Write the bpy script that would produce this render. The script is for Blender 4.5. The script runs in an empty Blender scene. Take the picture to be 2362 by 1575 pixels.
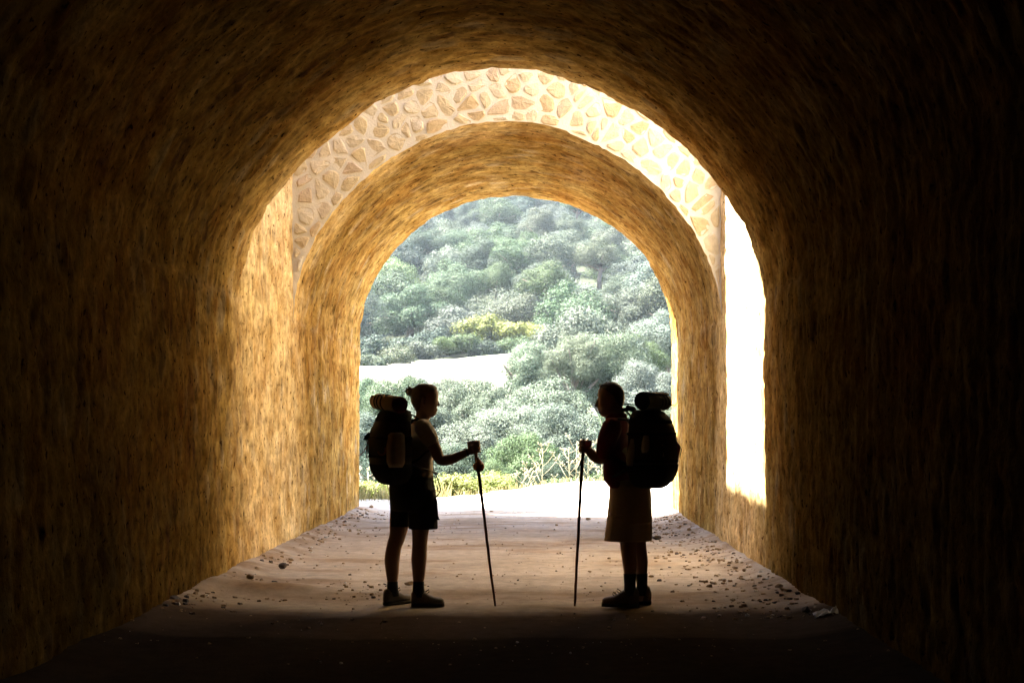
import bpy, math, random
import numpy as np
from mathutils import Vector

random.seed(7)
RNG = np.random.default_rng(7)
sc = bpy.context.scene
COL = sc.collection

# ------------------------------------------------------------------ camera, sky, sun, exposure
CAM_H = 1.34
F = 2952.5            # focal length in photo pixels (45 mm on 36 mm)
VPX, VPY = 1230.0, 972.0
cam_d = bpy.data.cameras.new("camera")
cam = bpy.data.objects.new("camera", cam_d)
COL.objects.link(cam)
cam.location = (0, 0, CAM_H)
cam.rotation_euler = (math.radians(90), 0, 0)
cam_d.lens = 45
cam_d.sensor_width = 36
cam_d.shift_x = -49.0 / 2362
cam_d.shift_y = 184.5 / 2362
cam_d.clip_start = 0.05
cam_d.clip_end = 2000
sc.camera = cam

SUN_TRAVEL = Vector((0.497, -0.05, -1.0)).normalized()
SUN_EL = math.asin(-SUN_TRAVEL.z)
SUN_AZ = math.atan2(-SUN_TRAVEL.x, -SUN_TRAVEL.y)
world = bpy.data.worlds.new("World")
sc.world = world
world.use_nodes = True
wn = world.node_tree
sky = wn.nodes.new("ShaderNodeTexSky")
sky.sky_type = 'NISHITA'
sky.sun_disc = False
sky.sun_elevation = SUN_EL
sky.sun_rotation = SUN_AZ
sky.air_density = 1.0
sky.dust_density = 1.5
wn.links.new(sky.outputs[0], wn.nodes["Background"].inputs[0])
wn.nodes["Background"].inputs[1].default_value = 0.10
sl = bpy.data.lights.new("sun", 'SUN')
sl.energy = 5.0
sl.angle = math.radians(0.5)
sl.color = (1.0, 0.97, 0.92)
so = bpy.data.objects.new("sun", sl)
COL.objects.link(so)
so.rotation_euler = SUN_TRAVEL.to_track_quat('-Z', 'Y').to_euler()
so.location = (-30, 20, 60)
sc.view_settings.view_transform = 'Standard'
sc.view_settings.look = 'None'
sc.view_settings.gamma = 1
sc.view_settings.use_curve_mapping = False
sc.view_settings.exposure = 4.35
sc.cycles.use_denoising = True
sc.cycles.max_bounces = 12
sc.cycles.diffuse_bounces = 8
sc.cycles.transparent_max_bounces = 8
sc.cycles.volume_bounces = 0
sc.cycles.sample_clamp_indirect = 6

# ------------------------------------------------------------------ helpers
def px_at(px, py, Y):
    """photo pixel -> world point at depth Y"""
    return ((px - VPX) * Y / F, Y, CAM_H - (py - VPY) * Y / F)

def floor_at(px, py, z=0.0):
    Y = (CAM_H - z) * F / (py - VPY)
    return ((px - VPX) * Y / F, Y, z)

def principled(name, col, rough=0.85, var=None, scale=20, bump=0.0, bscale=60, bdist=0.01, attr=None, spec=0.3, sheen=0.0, coords='Object'):
    m = bpy.data.materials.new(name)
    m.use_nodes = True
    nt = m.node_tree
    b = nt.nodes["Principled BSDF"]
    b.inputs["Roughness"].default_value = rough
    b.inputs["Specular IOR Level"].default_value = spec
    if sheen: b.inputs["Sheen Weight"].default_value = sheen
    tc = nt.nodes.new("ShaderNodeTexCoord")
    base = None
    if attr:
        a = nt.nodes.new("ShaderNodeAttribute"); a.attribute_name = attr
        base = a.outputs["Color"]
    if var is not None:
        n = nt.nodes.new("ShaderNodeTexNoise")
        n.inputs["Scale"].default_value = scale
        n.inputs["Detail"].default_value = 6
        n.inputs["Roughness"].default_value = 0.65
        nt.links.new(tc.outputs[coords], n.inputs["Vector"])
        r = nt.nodes.new("ShaderNodeValToRGB")
        r.color_ramp.elements[0].position = 0.32
        r.color_ramp.elements[1].position = 0.68
        if attr:
            r.color_ramp.elements[0].color = (var, var, var, 1)
            r.color_ramp.elements[1].color = (1.15, 1.15, 1.15, 1)
            mx = nt.nodes.new("ShaderNodeMix"); mx.data_type = 'RGBA'; mx.blend_type = 'MULTIPLY'
            mx.inputs["Factor"].default_value = 1
            nt.links.new(base, mx.inputs["A"]); nt.links.new(r.outputs[0], mx.inputs["B"])
            base = mx.outputs["Result"]
        else:
            r.color_ramp.elements[0].color = (*[c * var for c in col], 1)
            r.color_ramp.elements[1].color = (*col, 1)
            base = r.outputs[0]
        nt.links.new(n.outputs["Fac"], r.inputs[0])
    if base is not None: nt.links.new(base, b.inputs["Base Color"])
    else: b.inputs["Base Color"].default_value = (*col, 1)
    if bump:
        n2 = nt.nodes.new("ShaderNodeTexNoise")
        n2.inputs["Scale"].default_value = bscale
        n2.inputs["Detail"].default_value = 8
        n2.inputs["Roughness"].default_value = 0.7
        nt.links.new(tc.outputs[coords], n2.inputs["Vector"])
        bp = nt.nodes.new("ShaderNodeBump")
        bp.inputs["Strength"].default_value = bump
        bp.inputs["Distance"].default_value = bdist
        nt.links.new(n2.outputs["Fac"], bp.inputs["Height"])
        nt.links.new(bp.outputs[0], b.inputs["Normal"])
    return m

def link(name, mesh, mat=None, parent=None, loc=(0, 0, 0)):
    o = bpy.data.objects.new(name, mesh)
    COL.objects.link(o)
    o.location = loc
    if parent is not None: o.parent = parent
    if mat is not None and mesh is not None and not mesh.materials:
        mesh.materials.append(mat)
    return o

def tag(o, label=None, cat=None, group=None, kind=None):
    if label: o["label"] = label
    if cat: o["category"] = cat
    if group: o["group"] = group
    if kind: o["kind"] = kind
    return o

def thing(name, label, cat, loc=(0, 0, 0), group=None):
    o = bpy.data.objects.new(name, None)
    COL.objects.link(o)
    o.location = loc
    o.empty_display_size = 0.2
    return tag(o, label, cat, group)

def mk_mesh(name, V, Fc, smooth=True):
    me = bpy.data.meshes.new(name)
    V = np.asarray(V, dtype=float)
    me.from_pydata(V.tolist(), [], [list(f) for f in Fc] if not isinstance(Fc, list) else Fc)
    if smooth: me.polygons.foreach_set("use_smooth", [True] * len(me.polygons))
    me.update()
    return me

def set_color(me, cols):
    at = me.color_attributes.new("tone", 'FLOAT_COLOR', 'POINT')
    c = np.ones((len(cols), 4)); c[:, :3] = cols
    at.data.foreach_set("color", c.ravel())

class Geo:
    def __init__(self): self.V = []; self.F = []
    def add(self, V, Fc):
        k = len(self.V)
        self.V += [tuple(v) for v in V]
        self.F += [[i + k for i in f] for f in Fc]
        return self
    def build(self, name, mat, parent=None, base=(0, 0, 0), smooth=True, remesh=None, smooth_it=0):
        V = np.asarray(self.V, dtype=float) - np.asarray(base, dtype=float)
        me = mk_mesh(name, V, self.F, smooth)
        if remesh:
            t = bpy.data.objects.new("t", me); COL.objects.link(t)
            r = t.modifiers.new("r", 'REMESH'); r.mode = 'VOXEL'; r.voxel_size = remesh; r.use_smooth_shade = True
            if smooth_it:
                s = t.modifiers.new("s", 'SMOOTH'); s.iterations = smooth_it; s.factor = 0.5
            dg = bpy.context.evaluated_depsgraph_get(); dg.update()
            me2 = bpy.data.meshes.new_from_object(t.evaluated_get(dg))
            bpy.data.objects.remove(t); bpy.data.meshes.remove(me)
            me = me2; me.name = name
            me.materials.clear()
        return link(name, me, mat, parent)

def tube(path, rad, n=10, flat=1.0, flat_dir=None):
    """closed tube; rad scalar or list; flat<1 squashes across flat_dir"""
    P = [Vector(p) for p in path]
    if not hasattr(rad, '__len__'): rad = [rad] * len(P)
    V = []; Fc = []
    prev = None
    fd = Vector(flat_dir).normalized() if flat_dir else None
    for i, p in enumerate(P):
        t = (P[min(i + 1, len(P) - 1)] - P[max(i - 1, 0)]).normalized()
        if fd is not None:
            a = (fd - t * fd.dot(t)).normalized()
        elif prev is None:
            h = Vector((0, 0, 1)) if abs(t.z) < 0.9 else Vector((1, 0, 0))
            a = (h - t * h.dot(t)).normalized()
        else:
            a = (prev - t * prev.dot(t)).normalized()
        prev = a
        b = t.cross(a)
        for k in range(n):
            th = 2 * math.pi * k / n
            V.append(p + a * (math.cos(th) * rad[i] * flat) + b * (math.sin(th) * rad[i]))
    m = len(P)
    for i in range(m - 1):
        for k in range(n):
            Fc.append([i * n + k, i * n + (k + 1) % n, (i + 1) * n + (k + 1) % n, (i + 1) * n + k])
    Fc.append([k for k in range(n)][::-1]); Fc.append([(m - 1) * n + k for k in range(n)])
    return V, Fc

def capsule(a, b, ra, rb, n=12):
    """tube with rounded ends"""
    a = Vector(a); b = Vector(b); d = (b - a).normalized()
    path = [a - d * ra * 0.98, a - d * ra * 0.7, a - d * ra * 0.3, a, a.lerp(b, .33), a.lerp(b, .66), b, b + d * rb * 0.3, b + d * rb * 0.7, b + d * rb * 0.98]
    rr = [ra * .15, ra * .7, ra * .95, ra, ra + (rb - ra) * .33, ra + (rb - ra) * .66, rb, rb * .95, rb * .7, rb * .15]
    return tube(path, rr, n)

def loft(rings, n=24, p=2.0):
    """rings: (cx,cy,cz, r1, r2, dir1(x,y)) horizontal superellipses, closed"""
    V = []; Fc = []
    for (cx, cy, cz, r1, r2, d) in rings:
        e1 = Vector((d[0], d[1], 0)).normalized(); e2 = Vector((-e1.y, e1.x, 0))
        for k in range(n):
            th = 2 * math.pi * k / n
            c, s = math.cos(th), math.sin(th)
            u = math.copysign(abs(c) ** (2 / p), c) * r1; w = math.copysign(abs(s) ** (2 / p), s) * r2
            V.append(Vector((cx, cy, cz)) + e1 * u + e2 * w)
    m = len(rings)
    for i in range(m - 1):
        for k in range(n):
            Fc.append([i * n + k, i * n + (k + 1) % n, (i + 1) * n + (k + 1) % n, (i + 1) * n + k])
    Fc.append([k for k in range(n)][::-1]); Fc.append([(m - 1) * n + k for k in range(n)])
    return V, Fc

def ellipsoid(c, r, n=14, m=9):
    V = []; Fc = []
    for i in range(m):
        ph = math.pi * (i + .5) / m
        for k in range(n):
            th = 2 * math.pi * k / n
            V.append((c[0] + r[0] * math.sin(ph) * math.cos(th), c[1] + r[1] * math.sin(ph) * math.sin(th), c[2] + r[2] * math.cos(ph)))
    for i in range(m - 1):
        for k in range(n):
            Fc.append([i * n + k, i * n + (k + 1) % n, (i + 1) * n + (k + 1) % n, (i + 1) * n + k][::-1])
    Fc.append([k for k in range(n)]); Fc.append([(m - 1) * n + k for k in range(n)][::-1])
    return V, Fc

# ---- numpy noise
def h2(ix, iy, seed=0):
    ix = ix.astype(np.int64); iy = iy.astype(np.int64)
    h = (ix * 374761393 + iy * 668265263 + seed * 974634777) & 0xFFFFFFFF
    h = ((h ^ (h >> 13)) * 1274126177) & 0xFFFFFFFF
    h = (h ^ (h >> 16)) & 0xFFFFFFFF
    h = (h * 2246822519) & 0xFFFFFFFF
    return ((h ^ (h >> 15)) & 0xFFFFFF) / float(0xFFFFFF)

def vnoise(x, y, seed=0):
    ix = np.floor(x); iy = np.floor(y); fx = x - ix; fy = y - iy
    fx = fx * fx * (3 - 2 * fx); fy = fy * fy * (3 - 2 * fy)
    a = h2(ix, iy, seed); b = h2(ix + 1, iy, seed); c = h2(ix, iy + 1, seed); d = h2(ix + 1, iy + 1, seed)
    return (a * (1 - fx) + b * fx) * (1 - fy) + (c * (1 - fx) + d * fx) * fy

def fbm(x, y, oct=4, seed=0):
    t = 0; a = .5; s = 0
    for o in range(oct):
        t = t + a * vnoise(x * 2 ** o, y * 2 ** o, seed + o * 17); s += a; a *= .5
    return t / s

def cells(s, y, cs, cy, seed=0):
    """jittered cells: returns F1, F2 (metres) and a random id"""
    gx = np.floor(s / cs); gy = np.floor(y / cy)
    F1 = np.full(s.shape, 9.); F2 = np.full(s.shape, 9.); ID = np.zeros(s.shape)
    for dx in (-1, 0, 1):
        for dy in (-1, 0, 1):
            cx_ = gx + dx; cy_ = gy + dy
            pxx = (cx_ + .15 + .7 * h2(cx_, cy_, seed)) * cs; pyy = (cy_ + .15 + .7 * h2(cx_, cy_, seed + 5)) * cy
            d = np.hypot(s - pxx, y - pyy); idn = h2(cx_, cy_, seed + 9)
            nearer = d < F1
            F2 = np.where(nearer, F1, np.minimum(F2, d)); ID = np.where(nearer, idn, ID); F1 = np.where(nearer, d, F1)
    return F1, F2, ID

# ------------------------------------------------------------------ tunnel dimensions
XL, XR = -2.60, 2.03
XC = (XL + XR) / 2; A_ = (XR - XL) / 2
H0 = 2.42
TOP = 10.0
Y_BACK, Y_N, Y_F, Y_E = -26.0, 11.3, 13.8, 18.05
ARC = 6.85
OXL, OXR = XL - 0.7, XR + 0.7

PAL = np.array([(.33, .225, .078), (.33, .24, .11), (.27, .16, .055), (.37, .30, .19), (.30, .195, .055), (.34, .24, .085), (.20, .125, .05)])
MORTAR = np.array((.30, .215, .078))

def wall_field(s, y):
    """relief (m, into the tunnel) and colour of rubble masonry half buried in mortar"""
    ws = s + .06 * (vnoise(s * 5, y * 5, 3) - .5); wy = y + .06 * (vnoise(s * 5, y * 5, 4) - .5)
    F1, F2, ID = cells(ws * .62, wy, .19, .13, 11)
    e = np.clip((F2 - F1) / .045, 0, 1); e = e * e * (3 - 2 * e)
    proud = (.005 + .013 * ((ID * 7.31) % 1)) * e
    chip = fbm(s * 12, y * 20, 3, 40) - .5
    d = proud + chip * .009 + (fbm(s * 1.3, y * 1.3, 3, 50) - .5) * .04
    pit = fbm(s * 9, y * 22, 2, 60); d = d - .008 * np.clip((pit - .66) * 9, 0, 1)
    idx = np.minimum((ID * len(PAL)).astype(int), len(PAL) - 1)
    cst = PAL[idx] * .72 * (.85 + .3 * ((ID * 13.7) % 1))[..., None]
    smear = np.clip(fbm(s * 2.2, y * 3.2, 4, 70) * 2.6 - .7, 0, 1)
    f = (e * (1 - .65 * smear))[..., None]
    c = MORTAR * (1 - f) + cst * f
    streak = fbm(s * 6, y * 9, 4, 75)[..., None]
    c = c * (.62 + .76 * streak)
    rust = np.clip((fbm(s * .9, y * .9, 4, 80) - .5) * 4, 0, 1)[..., None]
    c = c * (1 - .35 * rust) + np.array((.33, .165, .035)) * .35 * rust
    joint = np.exp(-((s - H0) / .035) ** 2) + np.exp(-((s - H0 - ARC) / .035) ** 2)
    joint = (joint * np.clip((vnoise(y * 2.5, y * 0, 90) - .3) * 3, 0, 1))[..., None]
    c = c * (1 - .3 * joint) + np.array((.36, .29, .2)) * .3 * joint
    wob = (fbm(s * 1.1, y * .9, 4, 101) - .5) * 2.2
    inner_shade = np.clip((11.3 + wob * .4 - y) / 1.5, 0, 1)[..., None]   # browner stone, darkened in colour to stand in for the tunnel's darkness
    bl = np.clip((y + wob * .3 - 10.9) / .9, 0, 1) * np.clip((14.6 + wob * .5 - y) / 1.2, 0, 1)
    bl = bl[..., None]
    c = c * (1 - inner_shade * np.array((.755, .775, .81))) * (1 + .02 * (1 - inner_shade))
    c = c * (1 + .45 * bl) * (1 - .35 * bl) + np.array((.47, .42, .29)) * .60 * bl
    c = c * (1 - .45 * np.clip((pit - .66) * 9, 0, 1))[..., None]  # shade of the crevices put into the colour
    return d, np.clip(c, .01, .6)

def wall_material():
    m = bpy.data.materials.new("rubble_masonry"); m.use_nodes = True
    nt = m.node_tree; L = nt.links.new
    b = nt.nodes["Principled BSDF"]; b.inputs["Roughness"].default_value = .95; b.inputs["Specular IOR Level"].default_value = 0
    tone = nt.nodes.new("ShaderNodeAttribute"); tone.attribute_name = "tone"
    sy = nt.nodes.new("ShaderNodeAttribute"); sy.attribute_name = "surface"
    def noise(sx, sy_, detail, rough, off=0):
        mp = nt.nodes.new("ShaderNodeMapping"); mp.inputs["Scale"].default_value = (sx, sy_, 1); mp.inputs["Location"].default_value = (off, off, 0)
        L(sy.outputs["Vector"], mp.inputs["Vector"])
        n = nt.nodes.new("ShaderNodeTexNoise"); n.inputs["Scale"].default_value = 1; n.inputs["Detail"].default_value = detail; n.inputs["Roughness"].default_value = rough
        L(mp.outputs[0], n.inputs["Vector"]); return n.outputs["Fac"]
    def ramp(src, p0, c0, p1, c1):
        r = nt.nodes.new("ShaderNodeValToRGB"); e = r.color_ramp.elements
        e[0].position = p0; e[0].color = (*c0, 1); e[1].position = p1; e[1].color = (*c1, 1)
        L(src, r.inputs[0]); return r.outputs[0]
    def mul(a, c):
        x = nt.nodes.new("ShaderNodeMix"); x.data_type = 'RGBA'; x.blend_type = 'MULTIPLY'; x.inputs["Factor"].default_value = 1
        L(a, x.inputs["A"]); L(c, x.inputs["B"]); return x.outputs["Result"]
    n1 = noise(8.5, 10, 8, .72); n2 = noise(15, 22, 4, .6, 7); n3 = noise(2.6, 2.2, 5, .65, 13)
    col = mul(tone.outputs["Color"], ramp(n1, .33, (.58, .54, .49), .67, (1.45, 1.42, 1.36)))
    col = mul(col, ramp(n2, .345, (.22, .17, .13), .40, (1, 1, 1)))  # small dark dashes, crevice shade painted in
    col = mul(col, ramp(n3, .36, (.74, .62, .46), .60, (1.18, 1.16, 1.14)))
    L(col, b.inputs["Base Color"])
    bp = nt.nodes.new("ShaderNodeBump"); bp.inputs["Strength"].default_value = .9; bp.inputs["Distance"].default_value = .012
    L(n1, bp.inputs["Height"])
    bp2 = nt.nodes.new("ShaderNodeBump"); bp2.inputs["Strength"].default_value = .7; bp2.inputs["Distance"].default_value = .006
    L(n2, bp2.inputs["Height"]); L(bp.outputs[0], bp2.inputs["Normal"]); L(bp2.outputs[0], b.inputs["Normal"])
    return m
M_WALL = wall_material()
M_OUT = principled("outer_masonry", (.30, .24, .17), rough=.95, var=.7, scale=3, bump=.5, bscale=12, bdist=.03, spec=.1)
M_MORTAR = principled("lime_mortar", (.74, .73, .72), rough=.95, var=.84, scale=9, bump=.6, bscale=45, bdist=.01, spec=0)

def grid_faces(nr, nc, flip=False):
    i = np.arange(nr - 1)[:, None] * nc; j = np.arange(nc - 1)[None, :]
    a = (i + j).ravel()
    q = np.stack([a, a + 1, a + nc + 1, a + nc], 1)
    if flip: q = q[:, ::-1]
    return q.tolist()

def y_rows(y0, y1, fine0, step, coarse):
    if step == .045: step = .034
    r = []
    y = y0
    while y < y1 - 1e-6:
        r.append(y); y += step if y >= fine0 - 1e-6 else coarse
    r.append(y1)
    return np.array(r)

tunnel = thing("stone_tunnel", "ochre rubble stone tunnel with barrel vault around both hikers", "tunnel", (XC, 0, 0))
TB = (XC, 0, 0)

def link_grid(name, P, C, flip, S, parent=tunnel, extra=None):
    nr, nc = P.shape[:2]
    V = (P.reshape(-1, 3) - np.array(TB)); Fc = grid_faces(nr, nc, flip); Cc = C.reshape(-1, 3)
    if extra is not None:
        k = len(V); ev, ef = extra
        V = np.vstack([V, np.array(ev) - np.array(TB)]); Fc += [[i + k for i in f] for f in ef]
        Cc = np.vstack([Cc, np.tile(MORTAR, (len(ev), 1))])
    me = mk_mesh(name, V, Fc)
    set_color(me, Cc)
    sf = np.zeros((len(V), 3)); sf[:, :2] = V[:, 1:3]
    sf[:S.size, 0] = S.ravel(); sf[:S.size, 1] = P[..., 1].ravel()
    at = me.attributes.new("surface", 'FLOAT_VECTOR', 'POINT'); at.data.foreach_set("vector", sf.ravel())
    return link(name, me, M_WALL, parent)

def side_wall(x, inward, z0, z1, ya, yb, left, outer_x, fine0, rough_end=0):
    ys = y_rows(ya, yb, fine0, .045, .5); zs = np.arange(z0, z1 + .03, .055); zs[-1] = z1
    Zg, Yg = np.meshgrid(zs, ys)
    s = Zg if left else (H0 + ARC + (H0 - Zg))
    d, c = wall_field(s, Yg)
    X = x + inward * d
    if z1 > 3:   # lime-streaked, weathered masonry of the open shaft
        lw = (.55 * np.clip((Zg - H0) / 1.8, 0, 1))[..., None]; c = c * (1 - lw) + np.array((.60, .575, .52)) * lw
    if z1 > 3: Zg = Zg + (fbm(Yg * 2.5, Yg * 0 + 5, 4, 77) - .62) * .16 * np.clip((Zg - z1 + .6) / .6, 0, 1)
    P = np.stack([X, Yg, Zg], -1)
    zt = z1 - (.14 if z1 > 3 else 0)
    ev = [(outer_x, ya, z0), (outer_x, yb, z0), (outer_x, yb, zt), (outer_x, ya, zt),
          (x, ya, z0), (x, yb, z0), (x, yb, zt), (x, ya, zt)]
    ef = [[0, 1, 2, 3], [1, 5, 6, 2], [0, 3, 7, 4]]
    return link_grid("side_wall", P, c, left, s, extra=(ev, ef))

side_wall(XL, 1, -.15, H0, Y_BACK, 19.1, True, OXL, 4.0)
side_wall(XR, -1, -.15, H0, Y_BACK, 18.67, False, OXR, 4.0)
side_wall(XL, 1, H0, TOP, Y_N - .25, Y_F, True, OXL, Y_N - .3)
side_wall(XR, -1, H0, TOP, Y_N - .25, Y_F, False, OXR, Y_N - .3)

def arch_pt(t, b, k):
    phi = math.pi * (1 - t)
    c, s_ = np.cos(phi), np.sin(phi)
    m = 1 - k * np.sin(2 * phi) ** 2
    return XC + A_ * c * m, H0 + b * s_ * m, c / A_, s_ / b

def rect_pt(t):
    """matching point on the outside of the masonry block"""
    w = OXR - OXL; h = TOP - H0; L = 2 * h + w
    q = t * L
    x = np.where(q < h, OXL, np.where(q < h + w, OXL + (q - h), OXR))
    z = np.where(q < h, H0 + q, np.where(q < h + w, TOP, H0 + (L - q)))
    return x, z

def vault(y0, yend, b0, b1, k0, k1, fine0, nt=150, near_cap=True, far_cap=True, rag0=0, rag1=0):
    ts = np.linspace(0, 1, nt)
    v = (y_rows(y0, float(yend(np.array(.5))), fine0, .045, .5) - y0); v = v / v[-1]
    T, Vv = np.meshgrid(ts, v)
    ye = yend(T); 
    Yg = y0 + (ye - y0) * Vv
    Yg = Yg + rag1 * (fbm(T * 30, T * 0 + 3, 3, 21) - .5) * Vv ** 30 - rag0 * (fbm(T * 30, T * 0 + 8, 3, 22) - .5) * (1 - Vv) ** 30
    b = b0 + (b1 - b0) * Vv; k = k0 + (k1 - k0) * Vv
    X, Z, nx, nz = arch_pt(T, b, k)
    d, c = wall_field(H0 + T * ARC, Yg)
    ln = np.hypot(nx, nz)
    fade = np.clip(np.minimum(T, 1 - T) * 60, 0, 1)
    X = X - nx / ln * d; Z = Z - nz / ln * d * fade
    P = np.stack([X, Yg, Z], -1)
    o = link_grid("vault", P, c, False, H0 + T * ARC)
    # masonry body behind the soffit
    g = Geo()
    rx, rz = rect_pt(ts)
    n = len(ts)
    r0 = P[0]; r1 = P[-1]
    O0 = np.stack([rx, r0[:, 1], rz], -1); O1 = np.stack([rx, r1[:, 1], rz], -1)
    V = np.vstack([r0, O0, r1, O1])
    Fc = []
    for i in range(n - 1):
        if near_cap: Fc.append([i, i + 1, n + i + 1, n + i])
        Fc.append([n + i, n + i + 1, 3 * n + i + 1, 3 * n + i])
        if far_cap: Fc.append([2 * n + i, 3 * n + i, 3 * n + i + 1, 2 * n + i + 1])
    g.add(V, Fc)
    g.build("masonry_body", M_OUT, tunnel, TB, smooth=False)
    return P

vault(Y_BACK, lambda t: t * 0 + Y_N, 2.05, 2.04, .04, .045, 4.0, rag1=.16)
PF = vault(Y_F, lambda t: Y_E + (19.1 - Y_E) * np.clip(1 - t / .42, 0, 1) + (18.67 - Y_E) * np.clip((t - .8) / .2, 0, 1),
           2.15, 2.1, .025, .0, Y_F, near_cap=False, rag0=0, rag1=.07)
Geo().add([(OXL, Y_BACK, -.2), (OXR, Y_BACK, -.2), (OXR, Y_BACK, TOP), (OXL, Y_BACK, TOP)], [[0, 1, 2, 3]]).build("back_wall", M_OUT, tunnel, TB, smooth=False)

# ---- stone faced wall above the second arch (faces the camera), stones proud of the mortar
ring = PF[0]
fw = Geo()
N_ = len(ring)
rx, rz = rect_pt(np.linspace(0, 1, N_)); rx = np.clip(rx, XL - .05, XR + .05)
V = [tuple(p) for p in ring] + [(float(rx[i]), Y_F, float(rz[i])) for i in range(N_)]
fw.add(V, [[i, i + 1, N_ + i + 1, N_ + i] for i in range(N_ - 1)])
face_wall = fw.build("face_wall", M_MORTAR, tunnel, TB, smooth=False)

SCOL = [(.60, .49, .35), (.65, .57, .44), (.59, .50, .41), (.68, .63, .54), (.65, .57, .42), (.68, .62, .53)]
SM = [principled("face_stone_%d" % i, c, rough=.9, var=.76, scale=14, bump=.8, bscale=35, bdist=.012, spec=.15) for i, c in enumerate(SCOL)]

def clip_poly(poly, nx, ny, c):
    out = []
    for i in range(len(poly)):
        p = poly[i]; q = poly[(i + 1) % len(poly)]
        dp = nx * p[0] + ny * p[1] - c; dq = nx * q[0] + ny * q[1] - c
        if dp <= 0: out.append(p)
        if (dp < 0 < dq) or (dq < 0 < dp):
            t = dp / (dp - dq); out.append((p[0] + (q[0] - p[0]) * t, p[1] + (q[1] - p[1]) * t))
    return out

def arch_r(x, z):
    u, w = (x - XC) / A_, (z - H0) / 2.15
    return math.hypot(u, w) / (1 - .025 * math.sin(2 * math.atan2(w, u)) ** 2)

def arch_norm(x, z):  # >0 outside of the arch
    if z < H0: return abs(x - XC) - A_
    return (arch_r(x, z) - 1) * 2.2

pts = []
rr = random.Random(5)
cs = .178
for iz in range(0, 21):
    for ix in range(-2, 32):
        x = XL - .2 + (ix + .5 * (iz % 2)) * cs * 1.12 + rr.uniform(-.10, .10); z = H0 - .15 + iz * cs * .93 + rr.uniform(-.09, .09)
        pts.append((x, z))
stones = []
for (x, z) in pts:
    if x < XL - .08 or x > XR + .08 or z > 5.5 or z < H0 or arch_norm(x, z) < -.09: continue
    poly = [(x - .3, z - .3), (x + .3, z - .3), (x + .3, z + .3), (x - .3, z + .3)]
    for (u, w) in pts:
        d2 = math.hypot(u - x, w - z)
        if 1e-6 < d2 < .6:
            nx_, nz_ = (u - x) / d2, (w - z) / d2
            poly = clip_poly(poly, nx_, nz_, nx_ * x + nz_ * z + d2 / 2 - rr.uniform(.004, .022))
    poly = clip_poly(poly, -1, 0, -(XL + .025)); poly = clip_poly(poly, 1, 0, XR - .025)
    if z >= H0:
        gx, gz = (x - XC) / A_ ** 2, (z - H0) / 2.15 ** 2
        g_ = math.hypot(gx, gz); gx /= g_; gz /= g_
        r = arch_r(x, z)
        ex, ez = XC + (x - XC) / r, H0 + (z - H0) / r
        poly = clip_poly(poly, -gx, -gz, -(gx * ex + gz * ez) - .012)
    if len(poly) < 3: continue
    area = abs(sum(poly[i][0] * poly[(i + 1) % len(poly)][1] - poly[(i + 1) % len(poly)][0] * poly[i][1] for i in range(len(poly)))) / 2
    if area < .0035: continue
    stones.append((x, z, poly))
for (x, z, poly) in stones:
    # round the outline: cut corners, wobble
    for _ in range(1):
        q = []
        for i in range(len(poly)):
            a = poly[i]; b = poly[(i + 1) % len(poly)]
            q += [(a[0] * .78 + b[0] * .22, a[1] * .78 + b[1] * .22), (a[0] * .22 + b[0] * .78, a[1] * .22 + b[1] * .78)]
        poly = q
    n = len(poly)
    cx = sum(p[0] for p in poly) / n; cz = sum(p[1] for p in poly) / n
    poly = [(cx + (p[0] - cx) * (f := rr.uniform(.87, 1.03)), cz + (p[1] - cz) * f) for p in poly]
    pr = rr.uniform(.003, .011); tx, tz = rr.uniform(-.12, .12), rr.uniform(-.12, .12)
    V = [(p[0], Y_F + .03, p[1]) for p in poly]
    V += [(p[0], Y_F - pr * .45 + tx * (p[0] - cx) * .5, p[1]) for p in poly]
    V += [(cx + (p[0] - cx) * .8, Y_F - pr + tx * (p[0] - cx) + tz * (p[1] - cz) + rr.uniform(-.004, .004), cz + (p[1] - cz) * .8) for p in poly]
    V.append((cx, Y_F - pr - .004, cz))
    Fc = []
    for i in range(n):
        j = (i + 1) % n
        Fc += [[i, j, n + j, n + i], [n + i, n + j, 2 * n + j, 2 * n + i], [2 * n + i, 2 * n + j, 3 * n]]
    Geo().add(V, Fc).build("stone", SM[rr.choice([0, 1, 1, 2, 3, 3, 4, 5])], face_wall, TB, smooth=False)

# ------------------------------------------------------------------ unseen splayed wall, added left of the far mouth to shade the path
ww = thing("shade_wall", "added unseen splayed wall beyond the far tunnel mouth, shading the path", "wall", (-3.3, 19.1, 0))
V = []
pth = [(-2.72, 19.15, 6.4), (-3.25, 20.5, 5.2), (-4.1, 22.9, 3.9), (-5.0, 25.0, 2.6)]
for (x, y, h) in pth:
    V += [(x, y, -.5), (x, y, h), (x - .8, y - .3, h), (x - .8, y - .3, -.5)]
Fc = []
for i in range(3):
    for k in range(4): Fc.append([i * 4 + k, i * 4 + (k + 1) % 4, (i + 1) * 4 + (k + 1) % 4, (i + 1) * 4 + k])
Fc += [[0, 3, 2, 1], [12, 13, 14, 15]]
Geo().add(V, Fc).build("masonry_body", M_MORTAR, ww, (-3.3, 19.1, 0), smooth=False)

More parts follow.
